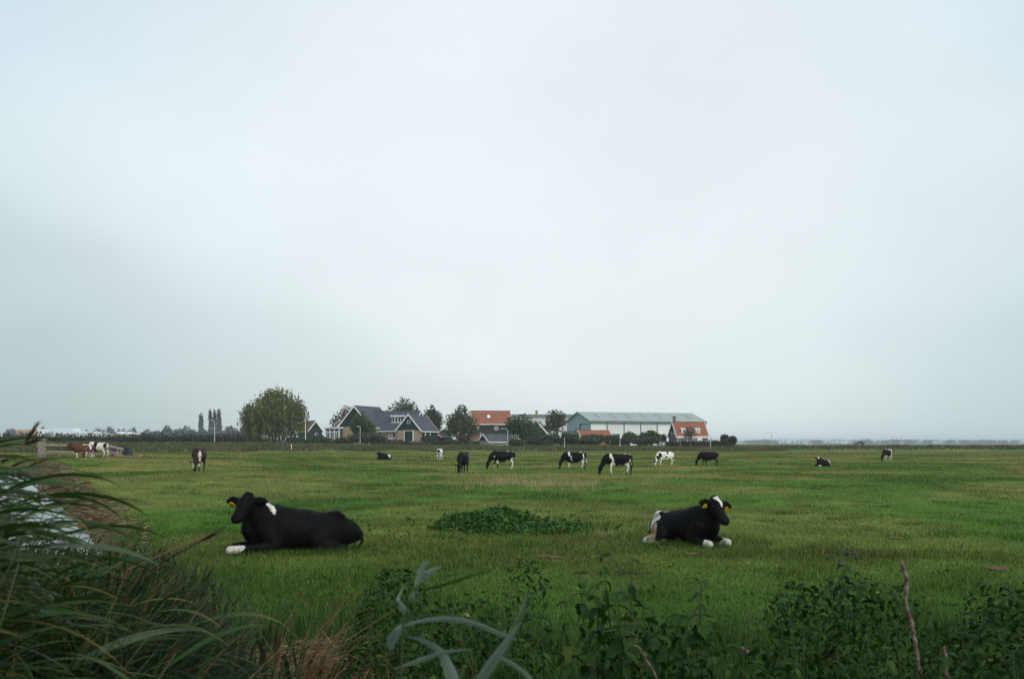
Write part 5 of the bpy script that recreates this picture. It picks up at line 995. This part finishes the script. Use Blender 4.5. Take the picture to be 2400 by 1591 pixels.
def hbed(x, y, u):
    px = PX(u); base = .68 * sst(fbm(x * 1.3, y * 1.3, .8, 2), .36, .64) + .07
    right = sst(px, 1620, 1800) * (1 - sst(y, 6.3, 7.2)) ; mid_ = sst(px, 740, 900) * (1 - sst(px, 1250, 1330)) * (1 - sst(y, 8.2, 9.0)) * sst(y, 5.4, 6.6); cl = sst(px, 1270, 1340) * (1 - sst(px, 1640, 1760)) * (1 - sst(y, 6.4, 7.2))
    bush = .95 * np.exp(-((px - 1425) / 95) ** 2) * np.exp(-((y - 5.1) / .5) ** 2); return np.maximum(base * np.clip(right * 1.25 + mid_ * 1.15 + cl * 1.1, 0, 1.5), bush * (.6 + .5 * fbm(x, y, .25, 2)))
P = bed(52000, 3.6, 9.0, -.22, .62, hbed); leaf_cloud('nettle_bed', 'dense low nettle leaves carpeting the foreground verge', P, .034 + .045 * g.random(len(P)) ** 1.5, g, NLraw, NETM)
# nettle patch beyond the verge, between the two lying cows
n = 3400; u = g.random(n) * 6.283; rr = np.sqrt(g.random(n)); cx, cy = gpt(1150, 1238); rr2 = rr * (.75 + .6 * vnoise(u * 2.2, 0 * u)); x = cx + np.cos(u) * rr2 * 1.05 + .12 * g.normal(0, 1, n) * rr; y = cy + .5 + np.sin(u) * rr2 * 1.5; h = .40 * (1 - rr ** 2) ** .7
n2 = 900; cx2, cy2 = gpt(1290, 1250); x2 = cx2 + g.normal(0, .42, n2); y2 = cy2 + .4 + g.normal(0, .6, n2); h2 = .18 * np.ones(n2)
n3 = 500; x3 = cx + .3 + g.normal(0, 1.2, n3); y3 = cy + .4 + g.normal(0, 1.3, n3); x = np.concatenate([x, x2, x3]); y = np.concatenate([y, y2, y3]); h = np.concatenate([h, h2, .12 * np.ones(n3)]) * (.7 + .5 * fbm(x, y, .5, 2)); P = np.stack([x, y, zt(x, y) + h * (1 - .8 * g.random(len(x)) ** 1.8)], 1)
leaf_cloud('nettle_patch', 'dark green nettle patch in the grass between the two lying cows', P, .075 + .07 * g.random(len(P)), g, NLraw, NETM, 1.5)
# broad-leaved weeds in the turf
P = [];
for _ in range(90):
    c = gpt(random.uniform(650, 2400), random.uniform(1180, 1420)); k = random.randint(4, 12)
    for _ in range(k): xx, yy = c[0] + random.gauss(0, .07), c[1] + random.gauss(0, .09); P.append((xx, yy, ztf(xx, yy) + .03 + random.random() * .05))
P = np.array(P); leaf_cloud('turf_weeds', 'small broad-leaved weeds scattered in the turf', P, .05 + .05 * g.random(len(P)), g, NLraw, NETM, 1.5, 'weeds')

# taller rank grass along the verge
n = 34000; y = g.uniform(4.2, 10.5, n); u = g.uniform(-.30, .64, n); x = u * y; px = PX(u); keep = ~((px < 880) & (y < 8.2)) & (g.random(n) < (1 - sst(y, 8.3, 10.5)) * .9 + .1); x, y = x[keep], y[keep]; n = len(x)
h = .12 + .42 * g.random(n) ** 1.5 * sst(fbm(x + 5, y, .9, 2), .3, .7); P = np.stack([x, y, zt(x, y) - .01], 1)
Vv, Fc, C = blades(P, h, .0055 * (.6 + .9 * g.random(n)), .3 + .7 * g.random(n), g.random(n) * 6.283, tint((.036, .082, .012), n, g, .45, .2, (.15, .12, .05), .07), 2, 1.2); tag(link('verge_grass', np_mesh('verge_grass', Vv, Fc, C), GRASS), 'rank dark grass of the verge in the foreground', 'grass', kind='stuff')

# ------------------------------------------------------------------ single foreground plants and things
THL = [nettle_leaf(40 + i, (.030, .046, .024), .42) for i in range(3)]; THM = []
for v, f, c in THL: me_ = np_mesh('leaf', v, f, c); me_.materials.append(NETM); THM.append(me_)
th = nettle('dark spiky thistle with a small pale flower head, left of the bare stick', 1985, 1300, 6.2, .17, 15, .10, None, 'thistle', THM, .2)
for (dx, dz) in ((.10, .0), (.05, -.07), (.155, -.03)):
    tip = at(1985, 1300, 6.2); hp = Vector((dx, 0, tip.z - th.location.z + dz)); mb = MB(); mb.tube([hp, hp + Vector((.003, 0, .014)), hp + Vector((.006, 0, .03))], [.006, .014, .008], 7); fl_ = mb.build('flower_head', mat('thistle_bud', (.06, .06, .04), .8), th); MB().tube([hp + Vector((.006, 0, .03)), hp + Vector((.008, 0, .045))], [.010, .014], 7).build('petals', mat('faded_purple', (.14, .095, .10), .9), fl_)
def bark_stick(name, label, pts, rad, seed):
    g_ = random.Random(seed); e = empty(name, pts[0]); tag(e, label, 'stick'); P_ = [Vector(p) - pts[0] for p in pts]; Q, Rr = [], []
    for i in range(len(P_) - 1):
        for s in np.linspace(0, 1, 8, endpoint=False): Q.append(P_[i].lerp(P_[i + 1], s) + Vector((g_.gauss(0, .0022), g_.gauss(0, .0022), 0))); Rr.append((rad[i] * (1 - s) + rad[i + 1] * s) * g_.uniform(.88, 1.16))
    Q.append(P_[-1]); Rr.append(rad[-1] * .9); MB().tube(Q, Rr, 9).build('bark', mat('lichen_bark', (.10, .045, .030), .9, scale=38, col2=(.24, .20, .155), bump=.5), e, True); return e
YS = 5.0; sp_ = [(2160, 1640), (2148, 1530), (2140, 1480), (2137, 1462), (2121, 1408), (2126, 1360), (2112, 1315)]
stk = bark_stick('bare_stick', 'bare crooked stick with lichen-spotted bark standing at the right', [at(a, b_, YS) for a, b_ in sp_], [.013, .0105, .010, .0115, .010, .011, .009], 4)
bark_stick('short_stick', 'short broken stick low at the right of the bare stick', [at(2219, 1600, 5), at(2216, 1545, 5), at(2212, 1515, 5)], [.010, .009, .007], 5)
bark_stick('thin_twig', 'thin brown bent twig in the nettles at bottom centre-right', [at(1545, 1600, 4.2), at(1528, 1565, 4.2), at(1505, 1530, 4.2), at(1498, 1516, 4.2), at(1475, 1508, 4.2)], [.004, .004, .0035, .003, .0015], 6)
# pale broad-bladed plant, close to the lens
PALE = leafmat('pale_leaf', .30, .45, .3)
def ribbon(parent, pix, Y, wpx, col, name='leaf', face=.5):
    """blade through picture-measured points at its own distance Y; widths in photo pixels"""
    V, Fc, C = [], [], []; pts = [at(a, b_, Y + dy) - parent.location for a, b_, dy in pix]
    P_ = []
    for i in range(len(pts) - 1):
        p0, p1, p2, p3 = pts[max(i - 1, 0)], pts[i], pts[i + 1], pts[min(i + 2, len(pts) - 1)]
        for s in np.linspace(0, 1, 6, endpoint=False): P_.append(.5 * ((2 * p1) + (p2 - p0) * s + (2 * p0 - 5 * p1 + 4 * p2 - p3) * s * s + (3 * p1 - p0 - 3 * p2 + p3) * s ** 3))
    P_.append(pts[-1]); m_ = len(P_); W3 = np.interp(np.linspace(0, 1, m_), np.linspace(0, 1, len(wpx)), wpx) / F * Y * .5
    for i, p in enumerate(P_):
        t_ = (P_[min(i + 1, m_ - 1)] - P_[max(i - 1, 0)]).normalized(); sd_ = t_.cross(Vector((0, 1, face))).normalized(); nn = sd_.cross(t_)
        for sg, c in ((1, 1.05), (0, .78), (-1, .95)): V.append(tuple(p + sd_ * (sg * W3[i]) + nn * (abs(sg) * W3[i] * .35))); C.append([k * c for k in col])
    for i in range(m_ - 1):
        for j in range(2): k = i * 3 + j; Fc.append([k, k + 1, k + 4, k + 3])
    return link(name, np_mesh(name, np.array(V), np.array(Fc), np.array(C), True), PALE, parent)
YP = 2.6; PG = (.21, .275, .21); PD = (.040, .085, .022)
e = empty('young_reed', at(1050, 1640, YP)); e.location.z = 0; e.location.x = at(1050, 1640, YP).x; tag(e, 'out-of-focus young reed with arching blue-green blades at bottom centre', 'reed')
MB().tube([Vector((0, 0, 0)), at(1060, 1640, YP) - e.location, at(1090, 1560, YP) - e.location], [.006, .006, .004], 6).build('stem', STEM, e)
ribbon(e, [(1075, 1640, 0), (1055, 1580, 0), (1030, 1530, .03), (990, 1503, .06), (950, 1490, .1)], YP, [30, 32, 24, 16, 2], PG)
ribbon(e, [(1075, 1640, 0), (1150, 1580, .1), (1195, 1500, .16), (1225, 1430, .2), (1235, 1380, .25)], YP, [24, 30, 26, 16, 2], PD)
ribbon(e, [(1095, 1640, 0), (1150, 1560, -.05), (1190, 1500, -.08), (1222, 1455, -.1)], YP, [22, 26, 14, 1], PG)
ribbon(e, [(945, 1468, 0), (990, 1456, .04), (1050, 1452, .08), (1110, 1462, .1), (1170, 1485, .1), (1215, 1500, .1)], YP, [8, 14, 17, 16, 14, 2], PG)
ribbon(e, [(925, 1568, 0), (980, 1550, 0), (1040, 1530, 0), (1110, 1520, 0)], YP, [4, 14, 12, 2], PG)
ribbon(e, [(1160, 1535, 0), (1205, 1560, 0), (1240, 1590, 0), (1260, 1620, 0)], YP, [6, 14, 12, 6], PG)
e = empty('curled_reed', at(940, 1640, YP)); e.location.z = 0; tag(e, 'thin young reed with pale curled leaves spiralling up at bottom centre', 'reed')
MB().tube([Vector((0, 0, 0)), at(938, 1600, YP) - e.location, at(945, 1465, YP) - e.location, at(952, 1432, YP) - e.location, at(968, 1392, YP) - e.location, at(985, 1360, YP) - e.location], [.004, .0035, .003, .0025, .002, .001], 5).build('stem', STEM, e)
ribbon(e, [(945, 1462, 0), (932, 1480, 0), (918, 1500, .02), (916, 1522, .05)], YP, [5, 22, 24, 10], PG)
ribbon(e, [(952, 1436, 0), (938, 1420, 0), (934, 1405, .02), (942, 1385, .05), (948, 1368, .08)], YP, [18, 18, 10, 8, 2], PG)
ribbon(e, [(962, 1405, 0), (972, 1392, 0), (985, 1392, .03)], YP, [10, 14, 4], PG)
ribbon(e, [(975, 1375, 0), (985, 1355, 0), (1008, 1342, 0), (1034, 1328, .03)], YP, [6, 20, 18, 4], PG)
ribbon(e, [(980, 1345, 0), (992, 1328, 0), (1006, 1314, 0)], YP, [10, 12, 5], PG)
ribbon(e, [(985, 1384, 0), (1040, 1372, .1), (1100, 1352, .2), (1160, 1334, .3)], YP, [10, 14, 10, 1], PD)
# fallen leaves and flowers
YL = mat('yellow_leaf', (.45, .36, .06), .7); PKM = mat('pink_clover', (.22, .10, .13), .8); STM = mat('cream_leaf', (.50, .40, .22), .7)
def fallen(label, px, py, m_, s, cat='leaf', name='fallen_leaf', Y=None, w_=.6):
    if Y is None: x, y = gpt(px, py); p = Vector((x, y, ztf(x, y) + .07))
    else: p = at(px, py, Y)
    e = MB().add([(-s, 0, -s * .2), (0, -s * w_, .0), (s, 0, s * .5), (0, s * w_, .02), (0, 0, -s * .25)], [(0, 1, 4), (1, 2, 4), (2, 3, 4), (3, 0, 4)]); o = e.build(name, m_, None); o.location = p; o.rotation_euler = (random.uniform(.3, 1.2), random.uniform(-.5, .5), random.uniform(0, 3)); tag(o, label, cat); return o
fallen('cream fallen leaf in the nettle bank, right of the curled reed', 1095, 1442, STM, .026, Y=6.6); fallen('pale fallen leaf on the grass below the black cow', 722, 1377, STM, .022); fallen('yellow leaf lying in the grass left of the bare stick', 2056, 1401, YL, .025)
fallen('straw-coloured leaf standing in the grass below the right cow', 1753, 1330, STM, .04, w_=.25); fallen('small yellow flower on the weed right of the black cow', 967, 1273, YL, .04, 'flower', 'yellow_flower')
e = empty('clover', at(1745, 1580, 4.4)); e.location.z = 0; tag(e, 'pink clover blossoms in the dark nettles at the lower right', 'flower')
for (a, b_) in ((1741, 1519), (1751, 1526)):
    p = at(a, b_, 4.4) - e.location; MB().tube([Vector((0, 0, 0)), p * .5, p], [.003, .0025, .002], 5).build('stem', NSTEM, e); bm = bmesh.new(); bmesh.ops.create_icosphere(bm, subdivisions=2, radius=.008); me_ = bpy.data.meshes.new('blossom'); bm.to_mesh(me_); bm.free(); link('blossom', me_, PKM, e, p)

# ------------------------------------------------------------------ unseen trees added behind the viewpoint to shade the foreground
for i, (x, y, H_t, lb) in enumerate([(-5.5, -7.5, 12.5, 'added shade tree behind the viewpoint, leftmost of four'), (2.0, -6.5, 13.5, 'added shade tree behind the viewpoint, second from the left'), (9.5, -6.0, 13.0, 'added shade tree behind the viewpoint, third from the left'), (17.0, -5.5, 12.5, 'added shade tree behind the viewpoint, rightmost of four')]):
    g = np.random.default_rng(900 + i); r = empty('added_shade_tree', (x, y, ztf(x, y))); tag(r, lb, 'tree', 'added shade trees behind the viewpoint'); n = 3000
    C0 = np.stack([g.normal(0, 1.6, 16), g.normal(0, 1.2, 16), g.uniform(4.0, H_t - 1.5, 16)], 1); k = g.integers(0, 16, n); d = g.normal(0, 1, (n, 3)); d /= np.linalg.norm(d, axis=1)[:, None]
    P = C0[k] + d * (1.7 * g.random(n) ** .45)[:, None]; Vv, Fc, C = quads(P, np.full(n, .34), g, tint((.05, .08, .018), n, g)); link('crown', np_mesh('crown', Vv, Fc, C), LEAF, r)
    MB().tube([(0, 0, -.1), (.1, 0, 3), (0, .1, 7), (0, 0, H_t - 2)], [.26, .2, .14, .05], 8).build('trunk', BARK, r)

# dead stems and yellowed blades standing in the weeds
g = random.Random(88)
for i in range(16):
    px = g.uniform(880, 2380); Y = g.uniform(4.8, 7.5); b_ = gx(px, Y); mb = MB(); h = g.uniform(.35, .8); l = g.uniform(-.3, .3); mb.tube([(0, 0, 0), (l * .4 * h, 0, h * .55), (l * h, g.uniform(-.1, .1), h)], [.004, .0035, .0015], 5)
    mb.tube([(l * .4 * h, 0, h * .55), (l * .4 * h + g.uniform(-.1, .1), 0, h * .8)], [.0025, .001], 4); o = mb.build('dead_stem', DRYSTEM); o.location = b_; tag(o, 'thin dead straw stem standing among the foreground nettles', 'dry stem', 'dead stems among the nettles')

# dung pats on the grazed turf
bm = bmesh.new(); bmesh.ops.create_icosphere(bm, subdivisions=2, radius=1.0); gd = random.Random(3)
for v in bm.verts: v.co.z = max(v.co.z, -.2) * (.22 + gd.uniform(0, .08)); v.co.x *= gd.uniform(.85, 1.15); v.co.y *= gd.uniform(.85, 1.15)
dme = bpy.data.meshes.new('dung_pat'); bm.to_mesh(dme); bm.free(); dme.materials.append(mat('dried_dung', (.095, .055, .026), .95, .35, 4, bump=.6))
for px, py, lb in [(730, 1184, 'dung pat behind the neck of the black cow'), (775, 1171, 'dung pat beyond the back of the black cow'), (1300, 1308, 'dung pat in front of the central nettle patch'), (1272, 1306, 'smaller dung pat beside the one before the nettle patch'), (1412, 1256, 'dung pat right of the central nettle patch'), (1690, 1228, 'dung pat right behind the head of the right lying cow'), (2098, 1262, 'dung pat far right of the right lying cow'), (2335, 1335, 'dung pat near the right edge of the grass'), (1060, 1243, 'dung pat at the left end of the nettle patch'), (1620, 1300, 'dung pat below the right lying cow')]:
    x, y = gpt(px, py); o = link('dung_pat', dme); o.location = (x, y, ztf(x, y) + .012); k = gd.uniform(.10, .17); o.scale = (k, k, k); o.rotation_euler = (0, 0, gd.uniform(0, 6)); tag(o, lb, 'dung', 'dung pats in the pasture')

# longer grass standing against the lying and nearer standing cows
cs = []
for ob, L, W in ((cowA, 1.0, .62), (cowB, .85, .52)):
    c_, s_ = math.cos(ob.rotation_euler.z), math.sin(ob.rotation_euler.z)
    for q in np.linspace(0, 6.283, 70):
        lx, ly = L * math.cos(q), W * math.sin(q); wx, wy = ob.location.x + lx * c_ - ly * s_, ob.location.y + lx * s_ + ly * c_
        if wy < ob.location.y + .25: cs.append((wx, wy))
scatter_tufts('cow_edge_grass', cs, 46, (.07, .06), .13, .007, (.030, .085, .008), (.06, .115, .014), 'longer grass blades standing against the two lying cows', lean=.8)

# thick mat of cut straw at the lower left centre
g = np.random.default_rng(57); n = 9000; y = g.uniform(4.6, 8.6, n); x = g.uniform(-.36, -.125, n) * y; keep = fbm(x + 3, y, .7, 2) > .25 + .2 * g.random(n); x, y = x[keep], y[keep]; n = len(x)
az = g.normal(.35, .75, n) + math.pi * (g.random(n) < .3); Ls = .08 + .34 * g.random(n) ** 1.5; el = np.abs(g.normal(0, .20, n)); wd = .0016 + .0028 * g.random(n)
d3 = np.stack([np.cos(az) * np.cos(el), np.sin(az) * np.cos(el), np.sin(el)], 1) * Ls[:, None]; sd_ = np.stack([-np.sin(az), np.cos(az), g.normal(0, .6, n)], 1) * wd[:, None]
P = np.stack([x, y, zt(x, y) + .01 + .12 * g.random(n) ** 1.5], 1) - d3 * .3; col = tint((.30, .20, .105), n, g, .5, .15, (.11, .07, .042), .4)
Vv = np.stack([P - sd_, P + sd_, P + d3 + sd_ * .6, P + d3 - sd_ * .6], 1).reshape(-1, 3); tag(link('straw_mat', np_mesh('straw_mat', Vv, np.arange(4 * n).reshape(-1, 4), np.repeat(col, 4, 0)), GRASS), 'mat of cut brown straw at the lower left centre', 'straw', kind='stuff')
